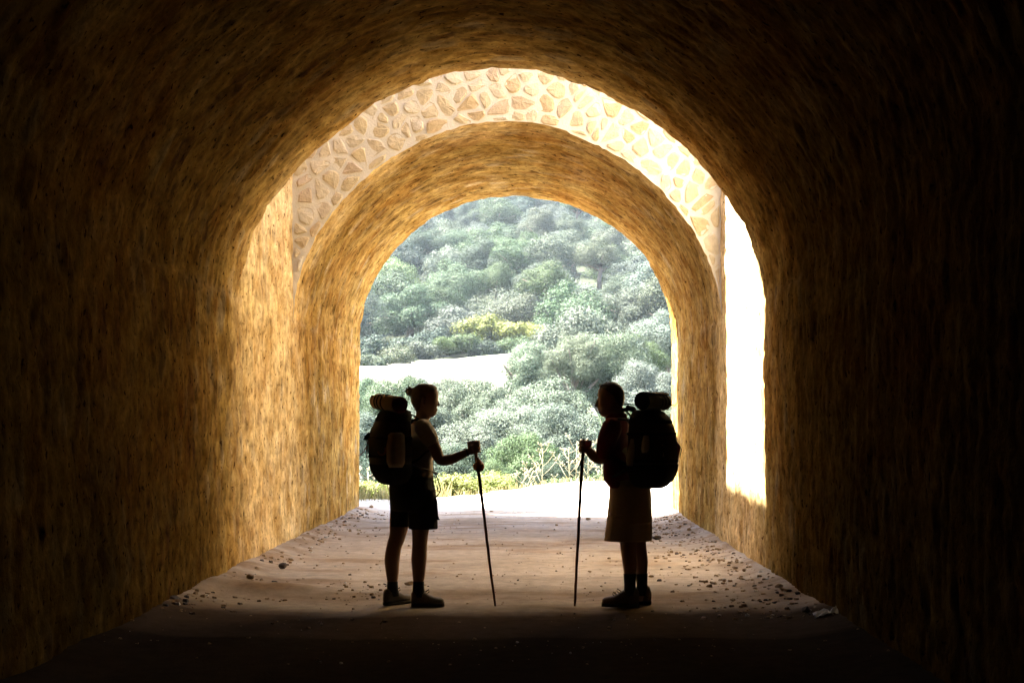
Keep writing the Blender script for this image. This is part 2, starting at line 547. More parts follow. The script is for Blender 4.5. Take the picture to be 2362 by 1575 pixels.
# ------------------------------------------------------------------ ground
def edge_y(x): return np.clip(25.9 + 1.6 * x, 22.6, 31)
def ground_z(x, y):
    x = np.asarray(x, float); y = np.asarray(y, float)
    e = edge_y(x)
    dz = np.interp(y, [0, 26, 40, 60, 74, 86, 100, 110, 300, 420, 600], [0, 0, -6, -6.2, 2.6, 4.9, 6.3, 7.4, 55, 78, 84])
    z = np.where(y < e, 0, np.minimum(0, -(y - e) * .42))
    z = np.where(y < 60, np.maximum(z, -6.1), dz)
    wild = np.clip((y - 24) / 10, 0, 1)
    z = z + wild * (fbm(x * .12, y * .12, 4, 5) - .5) * 1.6
    # land rises on both sides of the cutting
    side = np.clip((np.abs(x - XC) - 3.6) / 4, 0, 1) * np.clip((27 - y) / 6, 0, 1) * 6.5
    return z - .03 + side

xs = np.unique(np.concatenate([np.linspace(-330, -40, 24), np.linspace(-40, -8, 33), np.linspace(-8, 8, 81), np.linspace(8, 40, 33), np.linspace(40, 330, 24)]))
ys = np.unique(np.concatenate([np.linspace(-40, 16, 10), np.linspace(16, 36, 101), np.linspace(36, 130, 95), np.linspace(130, 600, 60)]))
Xg, Yg = np.meshgrid(xs, ys)
Zg = ground_z(Xg, Yg)
near = (Yg > 17) & (Yg < 34)
Zg = Zg + near * ((fbm(Xg * 3, Yg * 3, 3, 12) - .5) * .05)
# flat earth cut under the tunnel
inside = (np.abs(Xg - XC) < 3.3) & (Yg < 19.2)
Zg = np.where(inside, -.08, Zg)
me = mk_mesh("ground", np.stack([Xg, Yg, Zg], -1).reshape(-1, 3), grid_faces(len(ys), len(xs)))
# colour: pale dust on the path, straw meadow in the clearing, brown litter under trees
c = np.zeros(Xg.shape + (3,)); c[:] = (.020, .023, .012)
path = np.clip((edge_y(Xg) + .3 - Yg) * 2, 0, 1)[..., None]
c = c * (1 - path) + np.array((.40, .34, .27)) * path
mead = (np.clip((Yg - 62) / 3, 0, 1) * np.clip((np.interp(Xg, [-15, -8, -2, 10], [87, 102, 106, 107]) - Yg) / 1.2, 0, 1) * np.clip((6 - Xg) / 3, 0, 1))[..., None]
mcol = np.array((.24, .225, .165)) * (1 - .6 * fbm(Xg * .3, Yg * .3, 4, 31)[..., None]) + np.array((-.02, .0, -.02)) * (fbm(Xg * .5, Yg * .15, 3, 33) > .52)[..., None]
c = c * (1 - mead) + mcol * mead
scr = np.clip((Yg - 268) / 5, 0, 1)[..., None]
c = c * (1 - scr) + np.array((.3, .27, .2)) * scr
green = (np.clip((fbm(Xg * 1.5, Yg * 2.5, 3, 44) - .55) * 8, 0, 1) * near * np.clip(1 - np.abs(Yg - 21.6) / 1.1, 0, 1))[..., None]
c = c * (1 - .7 * green) + np.array((.11, .13, .05)) * .7 * green
set_color(me, c.reshape(-1, 3))
M_GROUND = principled("dusty_earth", (.5, .4, .3), rough=.95, var=.8, scale=6, bump=.7, bscale=12, bdist=.03, attr="tone", spec=.1)
tag(link("ground", me, M_GROUND), kind="structure")

xs = np.arange(XL - .3, XR + .35, .07); ys = y_rows(Y_BACK, 20.4, 5, .07, .5)
Xg, Yg = np.meshgrid(xs, ys)
Zg = (fbm(Xg * 2, Yg * 2, 4, 8) - .5) * .022 + (fbm(Xg * 11, Yg * 11, 2, 9) - .5) * .006
edge = np.maximum(np.clip((XL + .55 - Xg) / .5, 0, 1), np.clip((Xg - XR + .6) / .6, 0, 1))
Zg += edge ** 2 * (.05 + .05 * fbm(Xg * 3, Yg * 1.5, 3, 18))
mound = np.exp(-((Xg + 2.15) / .45) ** 2 - ((Yg - 10.15) / .35) ** 2)
Zg += mound * .06 * (0.4 + fbm(Xg * 9, Yg * 9, 3, 19))
Zg -= .012 * (np.exp(-((Xg + 1.25 + .1 * np.sin(Yg * .7)) / .22) ** 2) + np.exp(-((Xg - .35 + .1 * np.sin(Yg * .6)) / .22) ** 2))
Zg -= np.clip((Yg - 19.2) / 1.2, 0, 1) * .09
soil = np.clip((fbm(Xg * 1.1, Yg * 2.6, 4, 28) - .5) * 5, 0, 1)
soil = np.maximum(soil * .7, np.maximum(mound * 1.2, np.exp(-((Yg - 9.75) / .3) ** 2) * fbm(Xg * 1.3, Yg * 2, 3, 29)))
soil = np.clip(np.maximum(soil, .9 * edge * np.clip((fbm(Xg * 5, Yg * 5, 3, 38) - .4) * 5, 0, 1)), 0, 1)[..., None]
c = np.array((.35, .295, .235)) * (1 - soil) + np.array((.22, .15, .095)) * soil
c = c * (.72 + .5 * fbm(Xg * .8, Yg * 3, 4, 48))[..., None] * (.85 + .3 * fbm(Xg * 9, Yg * 9, 3, 58))[..., None]
rut = np.exp(-((Xg + 1.25 + .1 * np.sin(Yg * .7)) / .22) ** 2) + np.exp(-((Xg - .35 + .1 * np.sin(Yg * .6)) / .22) ** 2)
c = c * (1 + .10 * rut[..., None])
# shade further into the tunnel, painted into the floor colour
floor_shade = np.clip((9.35 + .1 * np.sin(Xg * 2) + .5 * (fbm(Xg * 2, Yg * 2, 4, 88) - .5) - Yg) / .5, 0, 1)[..., None]
c = c * (1 - floor_shade) + np.array((.058, .040, .028)) * floor_shade
c = c * (1 - .5 * np.clip((8.0 + .04 * np.sin(Xg * 3) - Yg) / .06, 0, 1))[..., None]  # second, sharper step of painted shade nearer the camera
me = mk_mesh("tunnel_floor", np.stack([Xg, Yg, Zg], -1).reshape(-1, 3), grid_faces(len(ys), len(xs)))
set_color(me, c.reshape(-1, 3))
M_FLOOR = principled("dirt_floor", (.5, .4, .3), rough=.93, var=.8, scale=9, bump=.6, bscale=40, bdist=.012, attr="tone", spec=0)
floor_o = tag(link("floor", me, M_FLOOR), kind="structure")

# ------------------------------------------------------------------ stones lying on the floor
def rock_mesh(seed, flat=.7, sub=2):
    import bmesh
    r = random.Random(seed)
    bm = bmesh.new(); bmesh.ops.create_icosphere(bm, subdivisions=sub, radius=1)
    cuts = [(Vector((r.gauss(0, 1), r.gauss(0, 1), r.gauss(0, 1))).normalized(), r.uniform(.55, .85)) for _ in range(9)]
    for v in bm.verts:
        for n, d in cuts:
            h = v.co.dot(n)
            if h > d: v.co -= n * (h - d)
        v.co *= 1 + r.uniform(-.03, .03)
        v.co.z *= flat
    me = bpy.data.meshes.new("rock"); bm.to_mesh(me); bm.free()
    return me
M_ROCK = principled("floor_stone", (.28, .195, .12), rough=.9, var=.6, scale=4, bump=.6, bscale=12, bdist=.03, spec=.2)
M_ROCKD = principled("dark_stone", (.08, .06, .05), rough=.85, var=.6, scale=4, bump=.6, bscale=12, bdist=.03)
M_ROCKW = principled("white_stone", (.5, .48, .44), rough=.9, var=.75, scale=4, bump=.5, bscale=12, bdist=.03)
RM = []
for i in range(5):
    for m in (M_ROCK, M_ROCKD, M_ROCKW):
        me = rock_mesh(i, (.7, .55, .8, .45, .65)[i]); me.materials.append(m); RM.append(me)
def rock(px, py, w, tone, shape, label):
    x, y, z = floor_at(px, py)
    r = w / 2 / F * y
    o = bpy.data.objects.new("rock", RM[shape * 3 + tone]); COL.objects.link(o)
    o.location = (x, y, r * .3 + .012 + (.03 if (x > XR - .45 or x < XL + .4) else 0)); o.scale = (r, r * .85, r * .95)
    o.rotation_euler = (0, 0, (px * 7.3) % 6.28)
    return tag(o, label, "stone", "loose stones on the tunnel floor")
ROCKS = [
 (653, 1320, 24, 1, 2, "dark blocky stone alone on bright floor off the left wall"),
 (592, 1325, 17, 0, 0, "rounded ochre stone between the left wall and the dark blocky stone"),
 (543, 1333, 20, 0, 3, "flat ochre stone hard against the foot of the left wall"),
 (578, 1344, 25, 0, 1, "pointed ochre stone standing just behind the dark soil patch at left"),
 (633, 1349, 22, 1, 3, "flat dark stone in front of the dark blocky stone"),
 (570, 1318, 14, 0, 3, "thin flat stone tucked behind the rounded ochre stone at left wall"),
 (622, 1296, 14, 0, 1, "front one of two tan stones below the bright left wall"),
 (617, 1288, 10, 0, 3, "rear one of two tan stones below the bright left wall"),
 (722, 1243, 11, 2, 3, "small white chip at the foot of the left wall"),
 (690, 1258, 12, 1, 0, "grey stone at left wall foot nearer than the white chip"),
 (677, 1264, 11, 1, 1, "dark stone beside grey one along the left wall foot"),
 (796, 1211, 12, 1, 3, "dark stone at left wall foot closest to the far tunnel mouth"),
 (856, 1176, 12, 0, 0, "round pale stone just outside the mouth left of the woman"),
 (403, 1402, 34, 1, 0, "big dim stone in the shade by the left wall"),
 (430, 1396, 22, 1, 2, "dim stone next to the big one in left shade"),
 (465, 1366, 10, 2, 3, "tiny pale chip on the edge of the soil patch at left wall"),
 (943, 1352, 26, 0, 3, "reddish flat stone on the floor between the woman's feet"),
 (1357, 1200, 13, 0, 0, "round ball-like stone near the far mouth right of the man's stick"),
 (1221, 1171, 11, 0, 2, "small stone on the sunlit edge midway between the hikers"),
 (1590, 1231, 13, 0, 0, "brown stone at the right wall foot behind the man"),
 (1515, 1245, 24, 1, 3, "flat dark slab on the floor right beside the man's shorts hem"),
 (1700, 1304, 12, 0, 0, "rounded tan stone leaning on the bright right wall foot"),
 (1716, 1327, 14, 0, 1, "tan stone nearer than the rounded one at right wall"),
 (1724, 1320, 8, 0, 2, "small tan stone beside the right wall between two larger ones"),
 (1681, 1315, 9, 1, 3, "small dark stone left of the stones along the right wall"),
 (1752, 1341, 13, 0, 3, "ochre stone under the dim start of the right wall"),
 (1771, 1350, 12, 2, 2, "whitish stone touching the foot of the right wall"),
 (1797, 1368, 22, 0, 0, "largest brown stone in the heap along the right wall"),
 (1820, 1378, 18, 1, 1, "dark stone between the largest brown one and the right wall"),
 (1840, 1384, 16, 1, 2, "last dark stone of the heap before the right wall turns black"),
 (1793, 1380, 13, 1, 3, "flat dark stone in front of the largest brown one"),
 (1786, 1404, 12, 1, 3, "small dim stone out in the shade right of the man"),
 (1860, 1424, 26, 1, 0, "dim stone beside the crumpled pale scrap at right"),
 (1193, 1486, 11, 2, 3, "pale chip lying on the dark floor below both sticks"),
 (1316, 1511, 9, 2, 1, "tiny white chip on the black floor at the bottom"),
 (1360, 1322, 10, 0, 3, "small brown stone left of the man's shins on bright floor"),
 (1579, 1310, 9, 0, 3, "small brown stone right of the man's legs on bright floor"),
]
for a in ROCKS: rock(*a)

def scatter(name, label, n, posf, rmin, rmax, mats, seed):
    r = random.Random(seed)
    g = Geo(); mi = []
    for i in range(n):
        x, y = posf(r)
        rad = rmin + (rmax - rmin) * r.random() ** 3
        a0 = r.uniform(0, 6.28)
        V = []
        for k in range(5):
            a = a0 + k * 1.2566 + r.uniform(-.3, .3); q = rad * r.uniform(.7, 1.2)
            V.append((x + q * math.cos(a), y + q * math.sin(a), 0))
        for k in range(5):
            V.append((x + (V[k][0] - x) * .75, y + (V[k][1] - y) * .75, rad * r.uniform(.5, .9)))
        ez = max(0, (XL + .55 - x) / .5, (x - XR + .6) / .6) if y < 19 else 0
        base = min(1, ez) ** 2 * .07 - .004
        if y > 19.2: base = -.045
        V = [(v[0], v[1], v[2] + base) for v in V]
        Fc = [[k, (k + 1) % 5, 5 + (k + 1) % 5, 5 + k] for k in range(5)] + [[5, 6, 7, 8, 9]]
        g.add(V, Fc); mi += [r.choice([0, 0, 0, 1, 2, 2] if r.random() < .25 else [0, 0, 0, 0, 0, 0, 1])] * 6
    o = g.build(name, None, smooth=False)
    for m in mats: o.data.materials.append(m)
    o.data.polygons.foreach_set("material_index", mi)
    return tag(o, label, None, kind="stuff")
def p_wall_r(r): return (XR - .05 - abs(r.gauss(0, .42)), r.uniform(8.6, 18.4))
def p_wall_l(r): return (XL + .05 + abs(r.gauss(0, .2)), r.uniform(8.6, 18.8))
def p_all(r): return (r.uniform(XL, XR), r.uniform(7.0, 19))
def p_soil(r): return (-2.1 + r.gauss(0, .42), 10.1 + r.gauss(0, .3))
def p_out(r): return (r.uniform(-2.6, 3.2), r.uniform(19, 23.5))
scatter("gravel", "small stones strewn along the foot of the right tunnel wall", 1700, p_wall_r, .004, .026, (M_ROCK, M_ROCKD, M_ROCKW), 1)
scatter("gravel", "small stones strewn along the foot of the left tunnel wall", 700, p_wall_l, .004, .028, (M_ROCK, M_ROCKD, M_ROCKW), 2)
scatter("gravel", "fine grit scattered over the tunnel floor", 1500, p_all, .003, .015, (M_ROCK, M_ROCKD, M_ROCKW), 3)
scatter("dirt", "dark crumbled soil heaped near the left wall", 520, p_soil, .004, .022, (M_ROCK, M_ROCKD, M_ROCKD), 4)
scatter("gravel", "pebbles on the path outside the far mouth", 500, p_out, .008, .035, (M_ROCK, M_ROCK, M_ROCKW), 6)

# pale bent hoop by the left wall and crumpled scrap by the right wall
M_PALE = principled("pale_plastic", (.75, .74, .70), rough=.5, var=.85, scale=8)
x0, y0, _ = floor_at(258, 1482)
hp = [(x0 - .02 - .17 * math.sin(t) , y0, .01 + .26 * (1 - math.cos(t))) for t in np.linspace(0, 1.45, 14)]
hoop = Geo().add(*tube(hp, [.004] + [.008] * 12 + [.003], 8)).build("plastic_tube", M_PALE, base=(x0, y0, 0))
hoop.location = (x0, y0, 0)
tag(hoop, "thin pale bent tube curving up in the dark by left wall", "tube")
x0, y0, _ = floor_at(1918, 1436)
g = Geo(); r = random.Random(3)
nn = 9
V = [(x0 - .12 + .24 * i / nn, y0 + .1 * j / 5 - .05, .03 + .085 * r.random() * (.4 + .6 * i / nn) + .03 * i / nn) for j in range(6) for i in range(nn + 1)]
g.add(V, grid_faces(6, nn + 1))
scrap = g.build("paper_scrap", M_PALE, base=(x0, y0, 0), smooth=False); scrap.location = (x0, y0, 0)
tag(scrap, "crumpled pale plastic scrap at the dim foot of right wall", "litter")

# ------------------------------------------------------------------ vegetation
def leaf_mat(name, obj_color=True, col=(.1, .13, .07)):
    m = bpy.data.materials.new(name); m.use_nodes = True
    nt = m.node_tree; nt.nodes.clear()
    out = nt.nodes.new("ShaderNodeOutputMaterial")
    df = nt.nodes.new("ShaderNodeBsdfPrincipled"); df.inputs["Roughness"].default_value = .65; df.inputs["Specular IOR Level"].default_value = .12
    tr = nt.nodes.new("ShaderNodeBsdfTranslucent")
    mix = nt.nodes.new("ShaderNodeMixShader"); mix.inputs[0].default_value = .18
    oi = nt.nodes.new("ShaderNodeObjectInfo")
    geo = nt.nodes.new("ShaderNodeNewGeometry")
    hsv = nt.nodes.new("ShaderNodeHueSaturation")
    mr = nt.nodes.new("ShaderNodeMapRange"); mr.inputs["To Min"].default_value = .6; mr.inputs["To Max"].default_value = 1.5
    nt.links.new(geo.outputs["Random Per Island"], mr.inputs["Value"])
    nt.links.new(mr.outputs[0], hsv.inputs["Value"])
    mh = nt.nodes.new("ShaderNodeMapRange"); mh.inputs["To Min"].default_value = .485; mh.inputs["To Max"].default_value = .515
    nt.links.new(geo.outputs["Random Per Island"], mh.inputs["Value"]); nt.links.new(mh.outputs[0], hsv.inputs["Hue"])
    nt.links.new(oi.outputs["Color"], hsv.inputs["Color"])
    nt.links.new(hsv.outputs[0], df.inputs["Base Color"]); nt.links.new(hsv.outputs[0], tr.inputs["Color"])
    nt.links.new(df.outputs[0], mix.inputs[1]); nt.links.new(tr.outputs[0], mix.inputs[2]); nt.links.new(mix.outputs[0], out.inputs[0])
    return m
M_LEAF = leaf_mat("leaf")
M_BARK = principled("bark", (.16, .12, .09), rough=.9, var=.5, scale=8, bump=.8, bscale=20, bdist=.02)

def crown_mesh(seed, n_leaf, size, nclump=46, flat=.85, loose=.12, big=1.0):
    r = np.random.default_rng(seed)
    C = []; R = []
    while len(C) < nclump:
        d = r.normal(size=3); d /= np.linalg.norm(d)
        if d[2] < -.8: continue
        q = r.uniform(.45, .8) if len(C) > 8 else r.uniform(0, .45)
        C.append(d * q * np.array((1, 1, flat))); R.append(big * r.uniform(.17, .33) * (1.1 if q < .5 else 1))
    C = np.array(C); R = np.array(R)
    ci = r.choice(nclump, n_leaf, p=R ** 2 / (R ** 2).sum())
    d = r.normal(size=(n_leaf, 3)); d /= np.linalg.norm(d, axis=1)[:, None]
    d[:, 2] = np.where(d[:, 2] < -.6, -d[:, 2], d[:, 2])
    rad = R[ci] * (1 + r.normal(0, loose, n_leaf)) * np.where(r.random(n_leaf) < .06, 1.25, 1)
    P = C[ci] + d * rad[:, None]
    nrm = d * .95 + .2 * P / np.maximum(np.linalg.norm(P, axis=1), .2)[:, None] + r.normal(0, .42, (n_leaf, 3)); nrm /= np.linalg.norm(nrm, axis=1)[:, None]
    t = np.cross(nrm, r.normal(size=(n_leaf, 3))); t /= np.linalg.norm(t, axis=1)[:, None]
    b = np.cross(nrm, t)
    s = size * r.uniform(.6, 1.3, n_leaf)[:, None]
    V = np.empty((n_leaf, 4, 3))
    V[:, 0] = P - t * s; V[:, 1] = P + b * s * .55; V[:, 2] = P + t * s; V[:, 3] = P - b * s * .55
    me = bpy.data.meshes.new("crown")
    me.vertices.add(n_leaf * 4); me.vertices.foreach_set("co", V.ravel())
    me.loops.add(n_leaf * 4); me.loops.foreach_set("vertex_index", np.arange(n_leaf * 4))
    me.polygons.add(n_leaf); me.polygons.foreach_set("loop_start", np.arange(n_leaf) * 4); me.polygons.foreach_set("loop_total", np.full(n_leaf, 4))
    me.update(); me.validate()
    me.materials.append(M_LEAF)
    return me

def trunk_mesh(seed, h_ratio):
    """unit crown radius 1 centred at origin; trunk reaches down to z=-h_ratio"""
    r = random.Random(seed)
    g = Geo()
    p = [(0, 0, -h_ratio), (r.uniform(-.05, .05), r.uniform(-.05, .05), -h_ratio * .6), (r.uniform(-.1, .1), r.uniform(-.1, .1), -.45), (0, 0, 0)]
    g.add(*tube(p, [.11, .085, .07, .04], 7))
    for k in range(6):
        a = k * 1.05 + r.uniform(-.3, .3); z0 = r.uniform(-.7, -.3)
        q = r.uniform(.55, .8)
        g.add(*tube([(p[2][0] * .8, p[2][1] * .8, z0), (math.cos(a) * q * .45, math.sin(a) * q * .45, z0 + .25), (math.cos(a) * q, math.sin(a) * q, z0 + .5 + r.uniform(-.1, .1))], [.05, .035, .012], 5))
    V = np.array(g.V)
    me = mk_mesh("trunk", V, g.F); me.materials.append(M_BARK)
    return me

NEAR = [crown_mesh(100 + i, 60000, .018, nclump=60, flat=(.8, .95, .75, 1.0)[i]) for i in range(4)]
FAR = [crown_mesh(200 + i, 26000, .023, nclump=30, big=1.12, flat=(.8, .95, .75, 1.0, .9, .7)[i]) for i in range(6)]
BUSH = [crown_mesh(300 + i, 9000, .045, nclump=30, flat=.7, loose=.25) for i in range(2)]
TRN = [trunk_mesh(400 + i, 2.6) for i in range(3)]
TRF = [trunk_mesh(410 + i, 1.7) for i in range(3)]
TONES = {
 'grey': (.082, .098, .062), 'green': (.066, .096, .040), 'dark': (.042, .060, .034), 'yellow': (.19, .21, .05), 'pale': (.108, .128, .084), 'brown': (.072, .086, .050), 'bright': (.105, .150, .050),
}
tree_i = 0
def tree(px, top, w, Y, tone, label, group, variants, trunks, name="oak_tree", cat="tree", hr=.95, solo_crown=False):
    global tree_i
    tree_i += 1
    r = random.Random(tree_i * 31)
    R = w / 2 / F * Y
    rz = R * hr
    x, _, ztop = px_at(px, top, Y)
    cz = ztop - rz * .95
    gz = float(ground_z(x, Y))
    root = thing(name, label, cat, (x, Y, gz), group)
    root.rotation_euler.z = 0
    c = bpy.data.objects.new("crown", variants[tree_i % len(variants)]); COL.objects.link(c)
    c.parent = root; c.location = (0, 0, cz - gz); c.scale = (R, R, rz); c.rotation_euler = (0, 0, r.uniform(0, 6.28))
    t = TONES[tone]; k = r.uniform(.78, 1.2)
    k *= .50 if Y > 80 else .66
    c.color = (t[0] * k * r.uniform(.93, 1.07), t[1] * k, t[2] * k * r.uniform(.85, 1.15), 1)
    if trunks:
        tk = bpy.data.objects.new("trunk", trunks[tree_i % len(trunks)]); COL.objects.link(tk)
        ref = 2.6 if trunks is TRN else 1.7
        tk.parent = root; tk.location = (0, 0, cz - gz)
        down = max(cz - gz, .3)
        tk.scale = (R, R, down / ref + .02); tk.rotation_euler = (0, 0, r.uniform(0, 6.28))
    return root

GM = "oaks in the hollow beyond the path"
MID = [
 (960, 862, 120, 62, 'pale', "small pale oak top poking into the clearing's lower edge at left"),
 (1030, 860, 110, 61, 'grey', "small grey oak top at the clearing's lower edge above the woman's head"),
 (1050, 868, 210, 57, 'grey', "grey-green oak rising behind the woman's head and bun"),
 (842, 858, 150, 64, 'green', "green oak top touching the left jamb below the clearing"),
 (905, 858, 190, 60, 'green', "green oak just below the clearing at the left mouth edge"),
 (975, 905, 170, 50, 'grey', "grey oak between the woman's head and the left mouth edge"),
 (1125, 872, 210, 54, 'grey', "bluish grey oak right of the woman's face below the clearing"),
 (1345, 692, 330, 64, 'grey', "broadest tall oak, its top well above the man's head"),
 (1215, 783, 170, 62, 'pale', "pale oak at the right end of the clearing"),
 (1260, 850, 240, 50, 'pale', "pale silvery oak halfway between the two hikers' heads"),
 (1400, 768, 210, 57, 'grey', "upright oak with bare limbs straight above the man's head"),
 (1325, 760, 150, 56, 'grey', "narrow oak left of the upright one above the man"),
 (1490, 825, 190, 49, 'pale', "silvery oak behind the man's rolled mat"),
 (1535, 700, 190, 70, 'pale', "light oak against the right jamb at springing height"),
 (1470, 770, 160, 66, 'green', "green oak between the man's head and the right jamb"),
 (860, 940, 170, 42, 'grey', "grey oak behind the woman's rolled mat"),
 (1085, 965, 230, 41, 'grey', "grey oak directly in front of the woman's chest"),
 (1180, 900, 210, 44, 'pale', "silvery oak above the woman's outstretched hand"),
 (1310, 930, 230, 42, 'grey', "wide grey oak in front of the man's face"),
 (1430, 925, 190, 44, 'green', "green oak directly behind the man's head"),
 (1545, 905, 170, 42, 'grey', "grey oak behind the man's backpack"),
 (900, 1010, 200, 36, 'dark', "dark low oak behind the woman's backpack"),
 (1060, 1020, 200, 35, 'dark', "dark low oak below the woman's forearm"),
 (1210, 985, 210, 35.5, 'green', "darker green oak midway between the two sticks"),
 (1335, 1015, 200, 35, 'dark', "dark low oak behind the man's hand and stick"),
 (1450, 1010, 200, 36, 'grey', "low grey oak hidden mostly by the man's chest"),
 (1560, 1020, 180, 36, 'green', "low green oak under the man's backpack at the right jamb"),
 (1140, 1050, 150, 33, 'green', "low green oak right behind the woman's stick"),
 (1265, 1060, 150, 32.5, 'dark', "lowest dark oak at the path edge between the sticks"),
]
for (px, top, w, Y, tone, lab) in MID:
    tree(px, top, w, Y, tone, lab, GM, NEAR, TRN, hr=1.05)

ORD = ["first", "second", "third", "fourth", "fifth", "sixth", "seventh", "eighth", "ninth", "tenth", "eleventh", "twelfth", "thirteenth", "fourteenth", "fifteenth", "sixteenth", "seventeenth"]
WORD = {'grey': "grey-green", 'green': "fresh green", 'dark': "dark green", 'pale': "pale silvery", 'brown': "brownish grey", 'bright': "bright green", 'yellow': "yellow-green"}
rowY = [112, 120, 131, 141, 152, 163, 175, 188, 201, 215, 230, 246, 262]
def portal_half(py):
    zz = (py - 459) / 364.0
    if zz < 0: return 0
    if zz >= 1: return 372
    return 372 * math.sqrt(max(0, 1 - (1 - zz) ** 2))
rh = random.Random(11)
for ri, Y in enumerate(rowY):
    gz = float(ground_z(0, Y))
    pyg = VPY - (gz - CAM_H) * F / Y
    topy = pyg - 6.2 * F / Y
    hw = portal_half(pyg + 10) + 40
    x = 1190 - hw + rh.uniform(0, 40); k = 0
    row = []
    while x < 1190 + hw:
        wpx = rh.uniform(5.2, 9.6) * F / Y
        row.append((x, wpx)); x += wpx * rh.uniform(.55, .75)
    for (x, wpx) in row:
        cxw = (x - VPX) * Y / F
        gzz = float(ground_z(cxw, Y)); pyy = VPY - (gzz - CAM_H) * F / Y
        t = rh.choice(['grey', 'grey', 'green', 'green', 'pale', 'dark', 'grey', 'brown'] if ri < 9 else ['grey', 'dark', 'dark', 'green', 'grey', 'brown'])
        if x < 1010 and 2 <= ri <= 5 and rh.random() < .6: t = 'bright'
        hgt = rh.uniform(3.6, 7.0)
        tree(x, pyy - hgt * F / Y, wpx * 1.0, Y + rh.uniform(-3, 3), t,
             "%s oak on the far hillside, %s from left in row %s above the clearing" % (WORD[t], ORD[k], ORD[ri].replace('first', 'one').replace('second', 'two')),
             "oaks covering the far hillside", FAR, TRF, hr=rh.uniform(.85, 1.1))
        k += 1

BUSHES = [
 (1110, 716, 120, 107, 'yellow', BUSH, "tall yellow-green shrub in the middle above the clearing"),
 (1172, 724, 110, 107, 'yellow', BUSH, "yellow-green shrub right of the tallest one above the clearing"),
 (1225, 738, 80, 107, 'yellow', BUSH, "small yellow shrub at the right end of the clearing"),
 (1065, 752, 110, 105, 'green', BUSH, "green shrub left of the yellow shrubs at the clearing edge"),
 (1022, 772, 62, 103, 'bright', BUSH, "small vivid green shrub on the clearing edge"),
 (968, 770, 110, 103, 'brown', BUSH, "grey-brown thicket left of the small vivid green shrub"),
 (912, 786, 120, 97, 'brown', BUSH, "grey-brown thicket in the middle of the upper left clearing edge"),
 (850, 796, 130, 91, 'brown', BUSH, "grey-brown thicket where the clearing meets the left jamb"),
 (845, 762, 150, 98, 'dark', BUSH, "dark thicket behind the grey-brown ones at the left jamb"),
 (925, 755, 150, 104, 'dark', BUSH, "dark thicket above the middle grey-brown one at upper left"),
 (1000, 748, 130, 108, 'dark', BUSH, "dark thicket straight above the small vivid green shrub"),
 (1120, 770, 100, 105, 'dark', BUSH, "low dark shrub under the tall yellow one touching the clearing"),
 (1185, 768, 100, 105, 'green', BUSH, "low green shrub at the right of the clearing's upper edge"),
 (1060, 1068, 150, 25.5, 'yellow', BUSH, "yellow-green bush by the path right of the woman's hips"),
 (1140, 1078, 110, 26.8, 'yellow', BUSH, "yellow-green bush by the path behind the woman's stick"),
 (860, 1092, 110, 24.6, 'yellow', BUSH, "straw yellow bush by the path at the left jamb"),
 (920, 1082, 110, 25.6, 'green', BUSH, "green bush by the path behind the woman's shorts"),
 (1310, 1080, 130, 28.4, 'green', BUSH, "green bush by the path left of the man's stick"),
 (1390, 1078, 120, 29.4, 'green', BUSH, "green bush by the path behind the man's shorts"),
 (1530, 1095, 110, 30.8, 'yellow', BUSH, "straw bush by the path under the man's backpack"),
]
for (px, top, w, Y, tone, vs, lab) in BUSHES:
    tree(px, top, w, Y, tone, lab, "bushes beside the path" if Y < 50 else "shrubs along the clearing edge", vs, None, name="bush", cat="bush", hr=.8)

M_STRAW = principled("dry_stalk", (.27, .23, .13), rough=.8, var=.8, scale=10)
def dry_plant(px, base_py, h_px, Y, label, seed, lean=0):
    r = random.Random(seed)
    x, _, _ = px_at(px, base_py, Y)
    gz = float(ground_z(x, Y)) - .02
    H = CAM_H - (base_py - h_px - VPY) * Y / F - gz
    g = Geo(); hg = Geo()
    top = Vector((lean * H, 0, H))
    st = [Vector((0, 0, 0)), Vector((lean * H * .3 + r.uniform(-.03, .03), 0, H * .4)), Vector((lean * H * .7, r.uniform(-.04, .04), H * .75)), top]
    g.add(*tube(st, [.013, .010, .007, .004], 6))
    for k in range(9):
        f = .35 + .07 * k
        p = st[1].lerp(top, (f - .35) / .65)
        a = k * 2.4 + r.uniform(-.4, .4); L = H * r.uniform(.16, .3) * (1.15 - f * .5)
        e = p + Vector((math.cos(a) * L, math.sin(a) * L * .7, L * r.uniform(.6, 1.1)))
        m = p.lerp(e, .5) + Vector((0, 0, -L * .08))
        g.add(*tube([p, m, e], [.006, .005, .0035], 5))
        for q in range(4):
            b = r.uniform(0, 6.28)
            e2 = e + Vector((math.cos(b) * .07, math.sin(b) * .05, r.uniform(.03, .09)))
            g.add(*tube([e, e2], [.004, .003], 4))
            hg.add(*ellipsoid(e2, (.016, .016, .011), 6, 4))
    root = thing("dry_plant", label, "dead plant", (x, Y, gz), "dry stalks along the path edge")
    g.build("stem", M_STRAW, root); tag(hg.build("seed_heads", M_STRAW, root), kind="stuff")
for a in [
 (1252, 1118, 85, 28.0, "lone dry branching stalk midway between the two sticks", 1),
 (1312, 1112, 78, 28.6, "dry pale stalk just left of the man's stick", 2),
 (1330, 1112, 92, 28.8, "tall dry pale stalk touching the man's stick from behind", 3),
 (1357, 1112, 88, 29.0, "dry pale stalk just right of the man's stick", 4),
 (1388, 1112, 66, 29.2, "short dry stalk against the man's belly", 5),
 (1170, 1128, 50, 26.6, "low spreading dry stalk right of the woman's stick", 6, .5),
 (1200, 1124, 40, 27.0, "low dry stalk right of the spreading one by the path", 7, .3),
 (850, 1150, 62, 24.0, "dry stalk by the path at the left jamb", 8),
 (878, 1150, 50, 24.2, "dry stalk by the path behind the woman's backpack bottom", 9, .2)]:
    dry_plant(*a)

